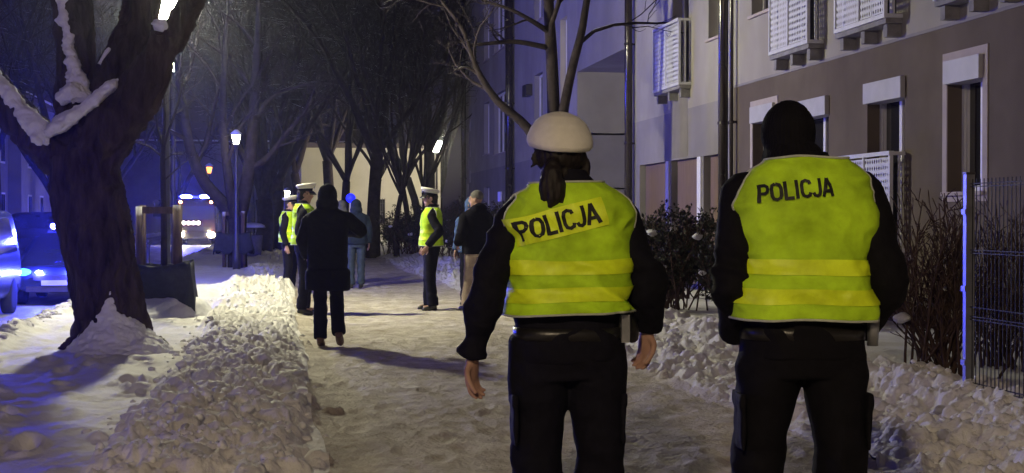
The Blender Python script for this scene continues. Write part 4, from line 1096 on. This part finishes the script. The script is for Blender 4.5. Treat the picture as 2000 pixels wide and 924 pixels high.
t = MB(); t.tube([(0, 0, -.05), (0, 0, 1.76)], .018, 8); t.build('pole', 'white_metal', o, True)
t = MB(); t.ball((0, 0, 1.83), (.105, .105, .105), 20, 14); t.build('blue_globe', 'blue_ball', o, True)
street_lamp('street_lamp', 'tiny far white street lamp left of the hooded head', (.35, 92, 0), 2.9, 'lamp_mid', 1.0)

# ------------------------------------------------------------------ people (local +y is where the body faces, +x its right hand, z up)
SE = 2.5                                # torso sections are rounded boxes
def sring(z, a, b, yo=0., xo=0., n=40, tilt=0.):
    t = np.linspace(0, 2 * np.pi, n, endpoint=False); c, s = np.cos(t), np.sin(t)
    x = a * np.sign(c) * np.abs(c)**(2 / SE); y = b * np.sign(s) * np.abs(s)**(2 / SE)
    return np.stack([x + xo, y + yo, z + tilt * x], 1)
# torso profile: z, half width, half depth, y offset (for a 1.75 m figure in a jacket)
TORSO = [(.84, .185, .130, 0), (.95, .190, .135, 0), (1.05, .183, .130, 0), (1.15, .185, .128, 0), (1.25, .194, .130, 0), (1.33, .200, .130, -.004), (1.40, .196, .122, -.008), (1.445, .178, .105, -.012), (1.475, .140, .088, -.016), (1.50, .095, .074, -.02), (1.53, .072, .066, -.022)]
def prof(z, P):
    zz = [p[0] for p in P]
    return [np.interp(z, zz, [p[i] for p in P]) for i in (1, 2, 3)]
def scaled(P, kx=1., ky=1., add=0.): return [(z, a * kx + add, b * ky + add, y) for z, a, b, y in P]
def folds(amp, s=1., seed=0.):
    def f(co, no):
        x, y, z = co[:, 0], co[:, 1], co[:, 2]
        w = .12 * fbm(x * 4 + seed, y * 4, z * 4, 2)
        r1 = 1 - 2 * np.abs(noise3(x * 5 * s + seed, y * 5 * s, (z + w + .4 * x) * 11 * s))
        r2 = fbm(x * 9 * s + seed, y * 9 * s, (z + .5 * w) * 13 * s, 3)
        return amp * (.6 * r1 + .7 * r2)
    return f
def rot_head(yaw, pitch=0., roll=0.):
    return np.array(Matrix.Rotation(yaw, 3, 'Z') @ Matrix.Rotation(roll, 3, 'Y') @ Matrix.Rotation(pitch, 3, 'X'))
def head_shapes(mb, R, c, ears=True):
    def T(p): return R @ np.array(p, float) + c
    mb.ball(T((0, -.005, .028)), (.074, .094, .098), 22, 16, R)
    mb.ball(T((0, .020, -.045)), (.060, .072, .080), 18, 12, R)
    mb.ball(T((0, .062, -.095)), (.030, .026, .022), 12, 8, R)
    mb.tube([T((0, .086, .03)), T((0, .106, -.018)), T((0, .090, -.03))], [.010, .015, .010], 10, sub=3)
    mb.ball(T((0, .082, -.058)), (.026, .014, .010), 10, 6, R)
    mb.ball(T((0, .080, .036)), (.052, .020, .012), 12, 6, R)
    if ears:
        for s in (-1, 1): mb.ball(T((s * .078, -.008, -.005)), (.011, .022, .034), 10, 8, R)
def hand_shapes(mb, w, d, palm, k=1., curl=.5, side=1, n=10):
    """w wrist, d direction of the fingers, palm normal (the way the palm faces), side +1 thumb along d x palm"""
    d = unit(np.array(d, float)); p = np.array(palm, float); p = unit(p - d * p.dot(d)); a = np.cross(d, p) * side
    w = np.array(w, float)
    mb.loft([w + d * (t * k) + (a[None] * np.cos(np.linspace(0, 6.283, 14, endpoint=False))[:, None] * hw * k + p[None] * np.sin(np.linspace(0, 6.283, 14, endpoint=False))[:, None] * ht * k)
             for t, hw, ht in ((-.04, .026, .021), (0, .028, .020), (.03, .037, .018), (.065, .042, .0165), (.09, .040, .014), (.098, .036, .010))])
    for i, (off, ln, r) in enumerate(((.031, .072, .0088), (.0105, .080, .0092), (-.0105, .074, .0088), (-.030, .058, .0078))):
        q = w + d * .088 * k + a * off * k; dd = d.copy(); pts = [q - d * .02]
        c0 = curl * (1 + .12 * i)
        for j, fr in enumerate((.45, .32, .23)):
            ang = c0 * (.55, .85, .6)[j]
            nd = unit(dd * math.cos(ang) + p * math.sin(ang)); p2 = p
            dd = nd; pts.append(pts[-1] + (d * .02 if j == 0 else 0) + dd * ln * fr * k)
        mb.tube(pts, [r * k, r * k, r * .93 * k, r * .78 * k], n, sub=3)
    tb = w + d * .022 * k + a * .030 * k
    mb.tube([tb - a * .012 * k, tb + (a * .55 + d * .75 + p * .25) * .034 * k, tb + (a * .60 + d * 1.2 + p * .6) * .050 * k, tb + (a * .45 + d * 1.6 + p * .95) * .058 * k], [.014 * k, .0125 * k, .0105 * k, .0085 * k], n, sub=3)

LET = {  # letters as strokes on a 0..0.6 x 0..1 cell
 'P': [[(.08, 0), (.08, 1)], [(.08, .93), (.36, .93), (.48, .84), (.50, .70), (.46, .56), (.34, .48), (.08, .48)]],
 'O': [[(.30, .93), (.14, .86), (.08, .68), (.08, .32), (.14, .14), (.30, .07), (.46, .14), (.52, .32), (.52, .68), (.46, .86), (.30, .93)]],
 'L': [[(.08, 1), (.08, 0)], [(.08, .07), (.48, .07)]],
 'I': [[(.10, 0), (.10, 1)]],
 'C': [[(.50, .72), (.46, .86), (.30, .93), (.14, .86), (.08, .68), (.08, .32), (.14, .14), (.30, .07), (.46, .14), (.50, .28)]],
 'J': [[(.40, 1), (.40, .28), (.34, .12), (.22, .07), (.10, .12), (.05, .26)]],
 'A': [[(.03, 0), (.28, 1)], [(.28, 1), (.53, 0)], [(.12, .30), (.44, .30)]]}
ADV = {'P': .60, 'O': .64, 'L': .54, 'I': .26, 'C': .60, 'J': .52, 'A': .58}
def strokes(text, h, wd):
    """flat strips: list of (N,4) quads in metres, centred"""
    total = sum(ADV[c] for c in text); x = -total / 2; Q = []
    for ch in text:
        for pl in LET[ch]:
            pl = np.array(pl, float)
            pts = []
            for a, b in zip(pl[:-1], pl[1:]):
                n = max(1, int(np.linalg.norm(b - a) / .12))
                pts += [a + (b - a) * i / n for i in range(n)]
            pts.append(pl[-1]); pts = np.array(pts)
            t = np.gradient(pts, axis=0); t /= np.linalg.norm(t, axis=1)[:, None]; nn = np.stack([-t[:, 1], t[:, 0]], 1) * wd / 2
            L_, R_ = pts + nn, pts - nn
            for i in range(len(pts) - 1): Q.append(np.array([L_[i], L_[i + 1], R_[i + 1], R_[i]]) + (x, -.5))
        x += ADV[ch]
    return [q * h for q in Q]

def vest(person, P, hem, seed, text_h=0., text_rot=0., text_z=1.36, text_x=0., bands=(1.20, 1.10), bw=.05, amp=.006, off=.022, skew=0., FL=.018, patch='hivis_band'):
    """high visibility waistcoat: closed round the body below the arms, back and front panels above, joined over the shoulders"""
    zs_low = np.linspace(hem, 1.28, 34)
    def surf(th, z, extra=0.):
        a, b, yo = prof(z, P)
        flare = FL * sm(1.2, hem, z)
        a = a + off + extra + flare; b = b + off + extra + flare
        c, s = np.cos(th), np.sin(th)
        x = a * np.sign(c) * np.abs(c)**(2 / SE); y = b * np.sign(s) * np.abs(s)**(2 / SE) + yo
        wz = z + .05 * fbm(x * 6 + seed, y * 6, z * 6, 2)
        dsp = amp * (1.1 * fbm(x * 5 + seed, y * 5, (z + .3 * x) * 8, 3) + .8 * (1 - 2 * np.abs(noise3(x * 4 + seed, y * 4, (wz + .45 * x) * 10))) + .7 * (1 - 2 * np.abs(noise3((x + .5 * wz) * 9 + seed, y * 5, wz * 6 + 9))) + .45 * (1 - 2 * np.abs(noise3((x - .6 * wz) * 16 + seed, y * 9, (wz + .3 * x) * 19))))
        z = z + .012 * fbm(x * 4.5 + seed + 5, y * 4.5, z * 4, 2)
        return np.stack([x + dsp * c, y + dsp * s, z + skew * x], -1)
    N = 96
    th = np.linspace(0, 2 * np.pi, N + 1)
    m_ = MB(); edges = []
    rows = [surf(th, np.full(N + 1, z)) for z in zs_low]
    m_.loft(rows, cap=False, closed=False); edges.append(rows[0])
    zt = np.concatenate([np.linspace(1.28, 1.44, 16), np.linspace(1.45, 1.508, 12)])
    wid = np.interp(zt, [1.28, 1.30, 1.34, 1.40, 1.44, 1.475, 1.508], [90, 84, 76, 72, 73, 80, 90])
    for cen in (-np.pi / 2, np.pi / 2):
        rows = []
        for z, w in zip(zt, np.radians(wid)):
            rows.append(surf(np.linspace(cen - w, cen + w, 49), np.full(49, z)))
        m_.loft(rows, cap=False, closed=False)
        edges.append(np.array([r[0] for r in rows])); edges.append(np.array([r[-1] for r in rows])); edges.append(rows[-1])
    me_ = m_.mesh('vest'); bm_ = bmesh.new(); bm_.from_mesh(me_); bmesh.ops.remove_doubles(bm_, verts=bm_.verts, dist=.0008); bm_.to_mesh(me_); bm_.free(); me_.update()
    v = link('vest', me_, 'hivis', person, True)
    sd = v.modifiers.new('s', 'SOLIDIFY'); sd.thickness = .004; sd.offset = -1
    for e in edges:
        m_ = MB(); m_.tube(e, .0042, 6); m_.build('binding', 'binding', v, True)
    for zc in bands:
        m_ = MB(); rows = [surf(th, np.full(N + 1, z), .0035) for z in np.linspace(zc - bw / 2, zc + bw / 2, 7)]
        m_.loft(rows, cap=False, closed=False); m_.build('reflective_band', 'hivis_band', v, True)
    def back_pt(x, z, e):
        a, b, yo = prof(z, P); fl = FL * sm(1.2, hem, z); a = a + off + fl; b = b + off + fl
        c = np.sign(x) * np.minimum(np.abs(x) / a, .999)**(SE / 2); s = -np.sqrt(1 - c * c)
        return surf(np.arctan2(s, c), z, e)
    if text_h:
        cr, sr = math.cos(text_rot), math.sin(text_rot)
        tot = sum(ADV[c] for c in 'POLICJA') * text_h
        hx, hz_ = tot / 2 + .022, text_h / 2 + .014
        gx, gz = np.meshgrid(np.linspace(-hx, hx, 40), np.linspace(-hz_, hz_, 10))
        X = gx * cr - gz * sr + text_x; Z = gx * sr + gz * cr + text_z
        pts = back_pt(X.ravel(), np.minimum(Z.ravel(), 1.49), .004).reshape(10, 40, 3)
        if patch: link('lettering_patch', grid_mesh('lettering_patch', pts[..., 0], pts[..., 1], pts[..., 2]), patch, v)
        m_ = MB()
        for q in strokes('POLICJA', text_h, .175):
            X = q[:, 0] * cr - q[:, 1] * sr + text_x; Z = q[:, 0] * sr + q[:, 1] * cr + text_z
            m_.add(back_pt(X, np.minimum(Z, 1.49), .0065), [(0, 1, 2, 3)])
        m_.build('lettering', 'letter', v)
    return v

def person(label, loc, rotz, k=1.0, group='people on the pavement', pose=None, jacket='cloth_navy', trousers='cloth_navy', shoe='leather', hem=.86, puff=1.0, coat=False, hood=None, cap=None, capm='cap_white', hair='hair',
           vestspec=None, voxel=.012, head_yaw=0., head_pitch=0., head_roll=0., head_off=(0, 0, 0), gloves=None, arm_r=1.0, leg_r=1.0, collar=True, fold=.008, seed=0., eyes=False, ponytail=False, handk=(.5, .5), hip_w=1.0):
    o = thing('person', label, 'person', loc, rotz, group); o.scale = (k, k, k)
    ps = dict(sl=(-.195, .01, 1.39), el=(-.25, -.03, 1.14), wl=(-.26, .04, .90), sr=(.195, .01, 1.39), er=(.25, -.03, 1.14), wr=(.26, .04, .90),
              hl=(-.095, 0, .90), kl=(-.11, .02, .50), al=(-.12, -.02, .09), hr=(.095, 0, .90), kr=(.11, .02, .50), ar=(.12, -.02, .09), tl=0., tr=0.)
    ps.update(pose or {}); ps = {a: (np.array(b, float) if not isinstance(b, float) else b) for a, b in ps.items()}
    R = rot_head(head_yaw, head_pitch, head_roll); hc = np.array((head_off[0], .01 + head_off[1], 1.635 + (head_off[2] if len(head_off) > 2 else 0)))
    # body: one continuous surface from crown to fingertips and soles
    b = MB(); head_shapes(b, R, hc, cap != 'beanie')
    b.tube([hc + R @ np.array((0, -.018, -.05)), np.array((head_off[0] * .5, -.02 if hc[2] > 1.6 else .01, min(1.52, hc[2] - .10))), np.array((0, -.015, min(1.42, hc[2] - .18)))], [.058, .056, .07], 16, sub=3)
    b.loft([sring(z, a * .80, b2 * .80, yo, n=28) for z, a, b2, yo in TORSO[:-2]])
    for s in 'lr':
        S, E_, W_ = ps['s' + s], ps['e' + s], ps['w' + s]
        b.tube([S, (S + E_) / 2, E_, (E_ + W_) / 2, W_], [.052, .045, .039, .036, .026], 14, sub=3)
        d = ps.get('d' + s, unit(W_ - E_)); pn = ps.get('p' + s, np.array((1. if s == 'l' else -1., 0, 0)))
        hand_shapes(b, W_ + d * .015, d, pn, 1.0, handk[0 if s == 'l' else 1], ps.get('th' + s, 1.0 if s == 'l' else -1.0))
        H_, K_, A_ = ps['h' + s], ps['k' + s], ps['a' + s]
        b.tube([H_, (H_ + K_) / 2, K_, (K_ + A_) / 2, A_], [.078, .068, .052, .050, .036], 14, sub=3)
        ft_ = A_ + np.array((math.sin(ps['t' + s]) * .1, math.cos(ps['t' + s]) * .14, -.045)); b.tube([A_ + (0, -.03, -.03), ft_], [.035, .028], 10)
    fuse(b, 'body', voxel if voxel > .006 else .0052, 'skin', o, 3)
    # trousers
    t = MB(); t.loft([sring(z, a * hip_w, b2, 0) for z, a, b2 in ((.80, .165, .115), (.86, .178, .125), (.94, .180, .128), (1.02, .170, .120))])
    for s in 'lr':
        H_, K_, A_ = ps['h' + s], ps['k' + s], ps['a' + s]; A2 = A_ + unit(A_ - K_) * .02
        t.tube([H_ + (0, 0, .02), H_ * .72 + K_ * .28, H_ * .35 + K_ * .65, K_, K_ * .55 + A2 * .45, A2], np.array([.094, .098, .084, .078, .075, .072]) * leg_r, 20, sub=4)
    def tf(co, no):
        g = folds(fold, 1., seed + 3)(co, no); kk = sum(np.exp(-((co[:, 2] - ps['k' + s][2]) / .09)**2) for s in 'lr')
        aa = sum(np.exp(-((co[:, 2] - ps['a' + s][2] - .08) / .10)**2) for s in 'lr')
        return g * (.7 + .5 * np.clip(kk, 0, 1) + .9 * np.clip(aa, 0, 1))
    fuse(t, 'trousers', max(voxel, .009), trousers, o, 3, tf)
    for s in 'lr':
        A_, an = ps['a' + s], ps['t' + s]; f_ = np.array((math.sin(an), math.cos(an), 0)); K_ = ps['k' + s]
        up = unit(K_ - A_); fw = unit(f_ - up * f_.dot(up) * .9 + np.array((0, 0, -.05)))
        m_ = MB(); m_.tube([A_ + up * .06, A_ - up * .02], [.05, .052], 14)
        m_.tube([A_ - up * .045 - fw * .055, A_ - up * .05 + fw * .06, A_ - up * .06 + fw * .13, A_ - up * .065 + fw * .165], [.040, .046, .044, .026], 14, sub=3)
        fuse(m_, 'shoe', max(.010, voxel), shoe, o, 3)
    # jacket or coat
    P = scaled(TORSO, puff, puff)
    j = MB()
    rings = [sring(z, *prof(z, P)[:2], prof(z, P)[2]) for z in np.concatenate([np.linspace(max(hem, .84), 1.40, 8), [1.445, 1.475, 1.50, 1.53]])]
    if coat: rings = [sring(z, .205 * puff + .03 * (.86 - z), .15 * puff + .03 * (.86 - z)) for z in np.linspace(hem, .82, 4)] + rings
    j.loft(rings)
    if collar: j.loft([sring(z, a, b2, -.018, n=24) for z, a, b2 in ((1.47, .085, .08), (1.52, .072, .074), (1.555, .068, .072))])
    for s in 'lr':
        S, E_, W_ = ps['s' + s], ps['e' + s], ps['w' + s]
        sg = -1 if s == 'l' else 1
        j.tube([S + (-sg * .05, 0, -.01), S + (0, 0, -.015), S * .5 + E_ * .5, E_, E_ * .5 + W_ * .5, W_], np.array([.060, .066, .064, .060, .057, .050]) * arm_r * (.5 + .5 * puff), 18, sub=4)
    if hood == 'up':
        j.ball(hc + (0, -.02, .005), (.108, .125, .135), 22, 14); j.ball(hc + (0, -.05, -.09), (.125, .11, .10), 20, 12)
    if hood == 'down': j.ball(np.array((0, -.09, 1.50)), (.12, .07, .085), 18, 10)
    def jf(co, no):
        g = folds(fold * 1.15, 1., seed)(co, no); el = sum(np.exp(-(np.linalg.norm(co - ps['e' + s], axis=1) / .13)**2) for s in 'lr')
        wr_ = sum(np.exp(-(np.linalg.norm(co - ps['w' + s], axis=1) / .10)**2) for s in 'lr')
        return g * (.75 + .9 * el + .8 * wr_)
    fuse(j, 'coat' if coat else 'jacket', max(voxel, .008), jacket, o, 2, jf)
    if vestspec: vest(o, P, seed=seed, **vestspec)
    def HB(mb_, name, mm): return fuse(mb_, name, min(max(voxel * .8, .006), .009), mm, o, 3)
    def T(p): return R @ np.array(p, float) + hc
    if hair:
        h = MB(); h.ball(T((0, -.020, .038 if not cap else .020)), (.082, .094, .098 if not cap else .088), 22, 14, R); h.ball(T((0, -.045, -.02)), (.072, .062, .085), 18, 12, R)
        if ponytail:
            h.ball(T((0, -.035, -.020)), (.094, .085, .075), 20, 12, R); h.ball(T((0, -.045, -.085)), (.070, .060, .05), 18, 10, R)
            h.tube([T((-.03, -.10, -.05)), T((-.042, -.140, -.085)), T((-.040, -.150, -.13)), T((-.034, -.148, -.175)), T((-.030, -.140, -.20))], [.026, .036, .046, .044, .022], 14, sub=4)
            rs = random.Random(3)
            for _ in range(26):
                a_ = rs.uniform(0, 6.28); rr_ = .038; e_ = rs.uniform(-.215, -.17)
                h.tube([T((-.040 + rr_ * math.cos(a_), -.148 + rr_ * .8 * math.sin(a_), -.11)), T((-.036 + 1.1 * rr_ * math.cos(a_), -.146 + rr_ * math.sin(a_), -.155)), T((-.034 + 1.0 * rr_ * math.cos(a_ + .3), -.142 + .8 * rr_ * math.sin(a_), e_))], [.010, .009, .004], 6, sub=2)
            for _ in range(18):
                sx = rs.choice((-1, 1)); z_ = rs.uniform(-.10, -.01)
                h.tube([T((sx * .07, -.05, z_ + .03)), T((sx * .092, -.05, z_)), T((sx * rs.uniform(.09, .112), -.055, z_ - .03))], [.010, .008, .003], 6, sub=2)
        fuse(h, 'hair', max(.006, voxel * .6), hair, o, 2, lambda co, no: (.009 if ponytail else .006) * fbm(co[:, 0] * 60, co[:, 1] * 60, co[:, 2] * 9, 3) + .004 * fbm(co[:, 0] * 25, co[:, 1] * 25, co[:, 2] * 25, 2))
    if eyes:
        for s in (-1, 1):
            m_ = MB(); m_.ball(T((s * .030, .082, .012)), (.012, .008, .007), 10, 6, R); m_.build('eye', 'letter', o, True)
    def capmesh(prof_, fn=None, n=36):
        V = []
        a = np.linspace(0, 2 * np.pi, n, endpoint=False)
        rr = []
        for rx, ry, z, sh, tl in prof_:
            p = np.stack([rx * np.cos(a), ry * np.sin(a) + sh, z + tl * ry * np.sin(a)], 1)
            rr.append(np.array([T(q_) for q_ in p]))
        return rr
    if cap == 'peaked':
        m_ = MB(); m_.loft(capmesh([(.080, .098, .045, -.005, .10), (.082, .100, .085, -.005, .14)])); m_.build('cap_band', 'cloth_navy', o, True)
        m_ = MB(); m_.loft(capmesh([(.083, .101, .083, -.005, .14), (.120, .132, .118, .0, .20), (.128, .140, .132, .0, .22), (.122, .134, .146, .0, .22), (.085, .095, .155, .0, .20), (.02, .02, .158, 0, .2)])); c_ = m_.build('cap', capm, o, True)
        vs = []
        for rr_, dz in ((.094, .052), (.118, .040), (.140, .026), (.146, .020)):
            vs.append(np.array([T((rr_ * .86 * math.sin(a_), rr_ * math.cos(a_) + .012, dz + .012 * math.cos(a_) - .018 * (rr_ - .094) / .05)) for a_ in np.linspace(-1.15, 1.15, 18)]))
        m_ = MB(); m_.loft(vs, cap=False, closed=False); w_ = m_.build('visor', 'leather', c_, True)
        sd = w_.modifiers.new('s', 'SOLIDIFY'); sd.thickness = .004
        m_ = MB(); m_.ball(T((0, .118, .112)), (.018, .008, .022), 10, 8, R); m_.build('badge', 'galv', c_, True)
    if cap == 'dome':
        m_ = MB(); m_.loft(capmesh([(.092, .108, .006, -.012, .16), (.112, .128, .010, -.016, .18), (.121, .138, .026, -.018, .18), (.119, .136, .048, -.016, .16), (.110, .126, .074, -.012, .14), (.093, .108, .102, -.008, .12), (.066, .078, .126, -.004, .1), (.034, .04, .139, 0, .1), (.01, .012, .143, 0, .1)], n=48))
        fuse(m_, 'cap', .005, capm, o, 6, lambda co, no: .0025 * fbm(co[:, 0] * 14, co[:, 1] * 14, co[:, 2] * 14, 3))
        m_ = MB(); m_.loft(capmesh([(.092, .108, -.004, -.012, .16), (.096, .112, .022, -.012, .16)])); m_.build('cap_band', 'cloth_navy', o, True)
    if cap == 'beanie':
        m_ = MB(); m_.ball(T((0, -.012, .040)), (.088, .104, .108), 24, 16, R); m_.ball(T((0, -.02, -.035)), (.080, .092, .09), 22, 14, R)
        m_.tube([T((0, -.018, -.05)), np.array((head_off[0] * .5, -.02, 1.46))], [.084, .094], 18); m_.ball(T((0, .02, -.045)), (.084, .086, .095), 20, 14, R); m_.ball(T((.0, -.035, -.075)), (.088, .088, .085), 20, 14, R); m_.ball((head_off[0] * .7, .0, 1.50), (.094, .082, .075), 20, 14); m_.tube([T((0, .02, -.07)), np.array((head_off[0] * .5, .01, 1.47))], [.08, .085], 18)
        fuse(m_, 'knit_cap', .0045, capm, o, 6, lambda co, no: .0016 * np.sin(46 * np.arctan2(co[:, 1] - hc[1], co[:, 0] - hc[0])) + .004 * fbm(co[:, 0] * 14, co[:, 1] * 14, co[:, 2] * 22, 3))
    if cap == 'knit':
        m_ = MB(); m_.ball(T((0, -.012, .052)), (.083, .100, .090), 22, 14, R); fuse(m_, 'knit_cap', .008, capm, o, 3)
    if gloves: pass
    return o
V3 = lambda *a: np.array(a, float)

# near officer in the white cap
w = person('near officer seen from behind in white cap, dark ponytail and yellow vest', (1.025, 5.07, .02), -.05, 1.0, 'police officers in yellow vests',
    pose=dict(sl=(-.195, .01, 1.385), el=(-.300, -.06, 1.12), wl=(-.345, .0, .890), sr=(.19, .01, 1.405), er=(.285, -.03, 1.16), wr=(.318, .10, .975), dl=V3(-.03, .12, -1), dr=V3(-.05, .10, -1), pl=V3(.75, -.55, 0), pr=V3(-.8, -.5, 0), thl=1.0, thr=-1.0,
              hl=(-.10, 0, .92), kl=(-.105, .05, .50), al=(-.10, -.10, .12), hr=(.10, 0, .92), kr=(.125, .02, .50), ar=(.12, .12, .09)),
    cap='dome', ponytail=True, voxel=.005, head_off=(-.03, 0, -.012), head_roll=.05, vestspec=dict(hem=1.035, text_h=.072, text_rot=.25, text_z=1.365, text_x=-.052, bands=(1.205, 1.105), bw=.052, amp=.018, skew=.02), fold=.015, seed=1.7, leg_r=1.14, handk=(.75, .8), hip_w=1.04)
m_ = MB(); m_.box((.18, -.05, .955), (.225, .03, 1.06)); m_.tube([(.215, -.01, 1.07), (.235, .0, .97), (.245, .02, .93)], [.018, .03, .022], 10, sub=3)
fuse(m_, 'holster', .006, 'leather', w, 4)
m_ = MB(); m_.box((.185, -.085, .93), (.215, -.055, 1.03)); m_.build('flashlight', 'galv', w)
m_ = MB(); m_.tube([(.145, -.075, 1.468), (.175, -.072, 1.445), (.205, -.066, 1.405), (.215, -.062, 1.385)], .004, 6, sub=3); m_.build('shoulder_cord', 'binding', w, True)
TROUSER = {w.name: 'cloth_navy'}
def kit(o_, hip, zb, kk):
    m_ = MB(); rr_ = [sring(z, .190 * hip, .138, 0) for z in (zb, zb + .045)]; m_.loft(rr_, cap=False); b_ = m_.build('belt', 'leather', o_, True); sd = b_.modifiers.new('s', 'SOLIDIFY'); sd.thickness = .006
    for s_, y_ in ((-1, -.03), (1, -.02)):
        m_ = MB(); x_ = s_ * kk; m_.box((min(x_, x_ + s_ * .018), -.075, .56), (max(x_, x_ + s_ * .018), .075, .73)); m_.box((min(x_, x_ + s_ * .024), -.08, .70), (max(x_, x_ + s_ * .024), .08, .745))
        fuse(m_, 'cargo_pocket', .008, TROUSER[o_.name], o_, 5, lambda co, no: .006 * fbm(co[:, 0] * 20, co[:, 1] * 20, co[:, 2] * 14, 2))
kit(w, 1.04, .94, .185)
# near officer in black knit cap
w2 = person('near officer seen from behind in black knit cap and yellow vest, elbows out', (1.765, 4.66, .02), -.14, 1.05, 'police officers in yellow vests',
    pose=dict(sl=(-.20, .01, 1.395), el=(-.235, -.04, 1.10), wl=(-.185, .12, .93), sr=(.20, .01, 1.40), er=(.265, -.04, 1.11), wr=(.215, .12, .94), dl=V3(.35, .6, -.5), dr=V3(-.35, .6, -.5), pl=V3(1, -.4, 0), pr=V3(-1, -.4, 0),
              hl=(-.10, 0, .90), kl=(-.135, .04, .50), al=(-.15, -.10, .12), hr=(.10, 0, .90), kr=(.125, .0, .50), ar=(.13, .12, .09)),
    cap='beanie', capm='cloth_black', hair=None, collar=False, voxel=.007, head_off=(-.035, .05, -.082), head_pitch=-.2, jacket='cloth_black', trousers='cloth_black', puff=1.0, arm_r=1.08, leg_r=1.08, vestspec=dict(hem=.985, text_h=.058, text_rot=.075, text_z=1.402, text_x=-.052, bands=(1.155, 1.06), bw=.05, amp=.015, patch=None), fold=.014, seed=4.1, hip_w=1.08)
m_ = MB(); m_.tube([(.215, -.06, .90), (.218, -.062, 1.02)], [.018, .022], 12); m_.build('flashlight', 'galv', w2, True)
TROUSER[w2.name] = 'cloth_black'
kit(w2, 1.06, .92, .195)
# man in long dark coat
person('hooded man in long black coat walking away along the snow bank', (.50, 15.8, .0), -.1, 1.0, jacket='cloth_coat', trousers='cloth_coat', shoe='shoe_brown', coat=True, hem=.60, puff=1.18, arm_r=1.12, hood='up', hair=None, collar=False,
    pose=dict(el=(-.27, -.02, 1.15), wl=(-.24, .16, .98), sr=(.21, 0, 1.40), er=(.365, .06, 1.255), wr=(.20, .28, 1.25), kl=(-.085, .06, .50), al=(-.075, -.06, .09), kr=(.10, -.02, .50), ar=(.135, -.22, .15)), leg_r=.98, seed=6.2, voxel=.011)
# officer in profile
person('officer in profile in white peaked cap and yellow vest, facing left', (2.23, 21.4, .0), 1.52, 1.03, 'police officers in yellow vests', cap='peaked', eyes=True, voxel=.011, vestspec=dict(hem=.95, bands=(1.16, 1.06), amp=.008), seed=8.8, trousers='cloth_navy', leg_r=1.05,
    pose=dict(el=(-.27, -.10, 1.16), wl=(-.25, .06, .95), er=(.27, -.10, 1.16), wr=(.25, .06, .95), kl=(-.09, .02, .5), al=(-.10, -.02, .09), kr=(.09, .03, .5), ar=(.10, .03, .09)))
# man in beige trousers
person('man in dark jacket and beige trousers looking left beside the hedge', (2.88, 21.1, .0), .45, 1.02, jacket='cloth_coat', trousers='beige', puff=1.16, arm_r=1.12, hem=.84, hair=None, cap='knit', capm='hair_grey', head_yaw=.75, eyes=True, seed=10.3, hood='down', voxel=.011,
    pose=dict(el=(-.28, -.03, 1.15), wl=(-.22, .16, 1.0), er=(.28, -.03, 1.15), wr=(.22, .16, 1.0), kl=(-.10, .05, .5), al=(-.13, .08, .09), kr=(.10, .02, .5), ar=(.12, -.03, .09)))
person('person in pale blue hooded jacket half hidden by the man in beige trousers', (3.0, 22.6, .0), 2.6, .98, jacket='cloth_pale_blue', trousers='cloth_navy', puff=1.12, hood='up', hair=None, seed=11.9, voxel=.013, collar=False)
# officers at left
person('officer in white peaked cap standing half hidden behind the man in the long coat', (.33, 20.95, .0), -1.75, 1.06, 'police officers in yellow vests', cap='peaked', eyes=True, voxel=.011, vestspec=dict(hem=.95, bands=(1.16, 1.06), amp=.008), seed=12.4, head_yaw=.1, head_pitch=-.1,
    pose=dict(el=(-.27, -.03, 1.15), wl=(-.25, .08, .92), er=(.27, -.03, 1.15), wr=(.25, .08, .92)))
person('leftmost officer in white cap and yellow vest, second behind the long coat', (.14, 26.2, .0), -1.95, 1.0, 'police officers in yellow vests', cap='peaked', eyes=True, voxel=.013, vestspec=dict(hem=.95, bands=(1.16, 1.06), amp=.008), seed=14.4)
# two people walking away
person('person in blue hooded jacket and jeans with back to the viewer', (1.46, 28.4, .0), .05, 1.0, jacket='cloth_blue', trousers='denim', puff=1.18, arm_r=1.12, hood='up', hair=None, seed=15.1, voxel=.013, collar=False,
    pose=dict(kl=(-.10, .03, .5), al=(-.10, -.05, .09), kr=(.10, .03, .5), ar=(.10, .03, .09)))
person('person in grey hood close beside the blue jacket, on its left', (1.22, 29.4, .0), -.2, .99, jacket='cloth_grey', trousers='cloth_navy', puff=1.12, hood='up', hair=None, seed=16.6, voxel=.013, collar=False)
# small figures far down the street
person('distant dark pedestrian, left one of the far pair', (-.35, 74.5, 0), .3, 1.0, jacket='cloth_black', trousers='cloth_black', cap='knit', capm='cloth_black', hair=None, seed=17.6, voxel=.02)
person('distant dark pedestrian, right one of the far pair', (.10, 75.5, 0), 2.8, .97, jacket='cloth_black', trousers='denim', cap='knit', capm='cloth_grey', hair=None, seed=18.6, voxel=.02)

# ------------------------------------------------------------------ cold misty night air
hz_me = MB().box((-60, -16, -1.5), (60, 175, 22)).mesh('haze')
hm = bpy.data.materials.new('haze'); hm.use_nodes = True; hm.node_tree.nodes.clear()
ho_ = hm.node_tree.nodes.new('ShaderNodeOutputMaterial'); hv = hm.node_tree.nodes.new('ShaderNodeVolumePrincipled')
hv.inputs['Color'].default_value = (.85, .87, 1.0, 1); hv.inputs['Density'].default_value = .0006; hv.inputs['Anisotropy'].default_value = .86
hm.node_tree.links.new(hv.outputs[0], ho_.inputs['Volume'])
link('haze', hz_me, hm, kind='stuff', label='thin cold mist filling the night street', cat='haze')
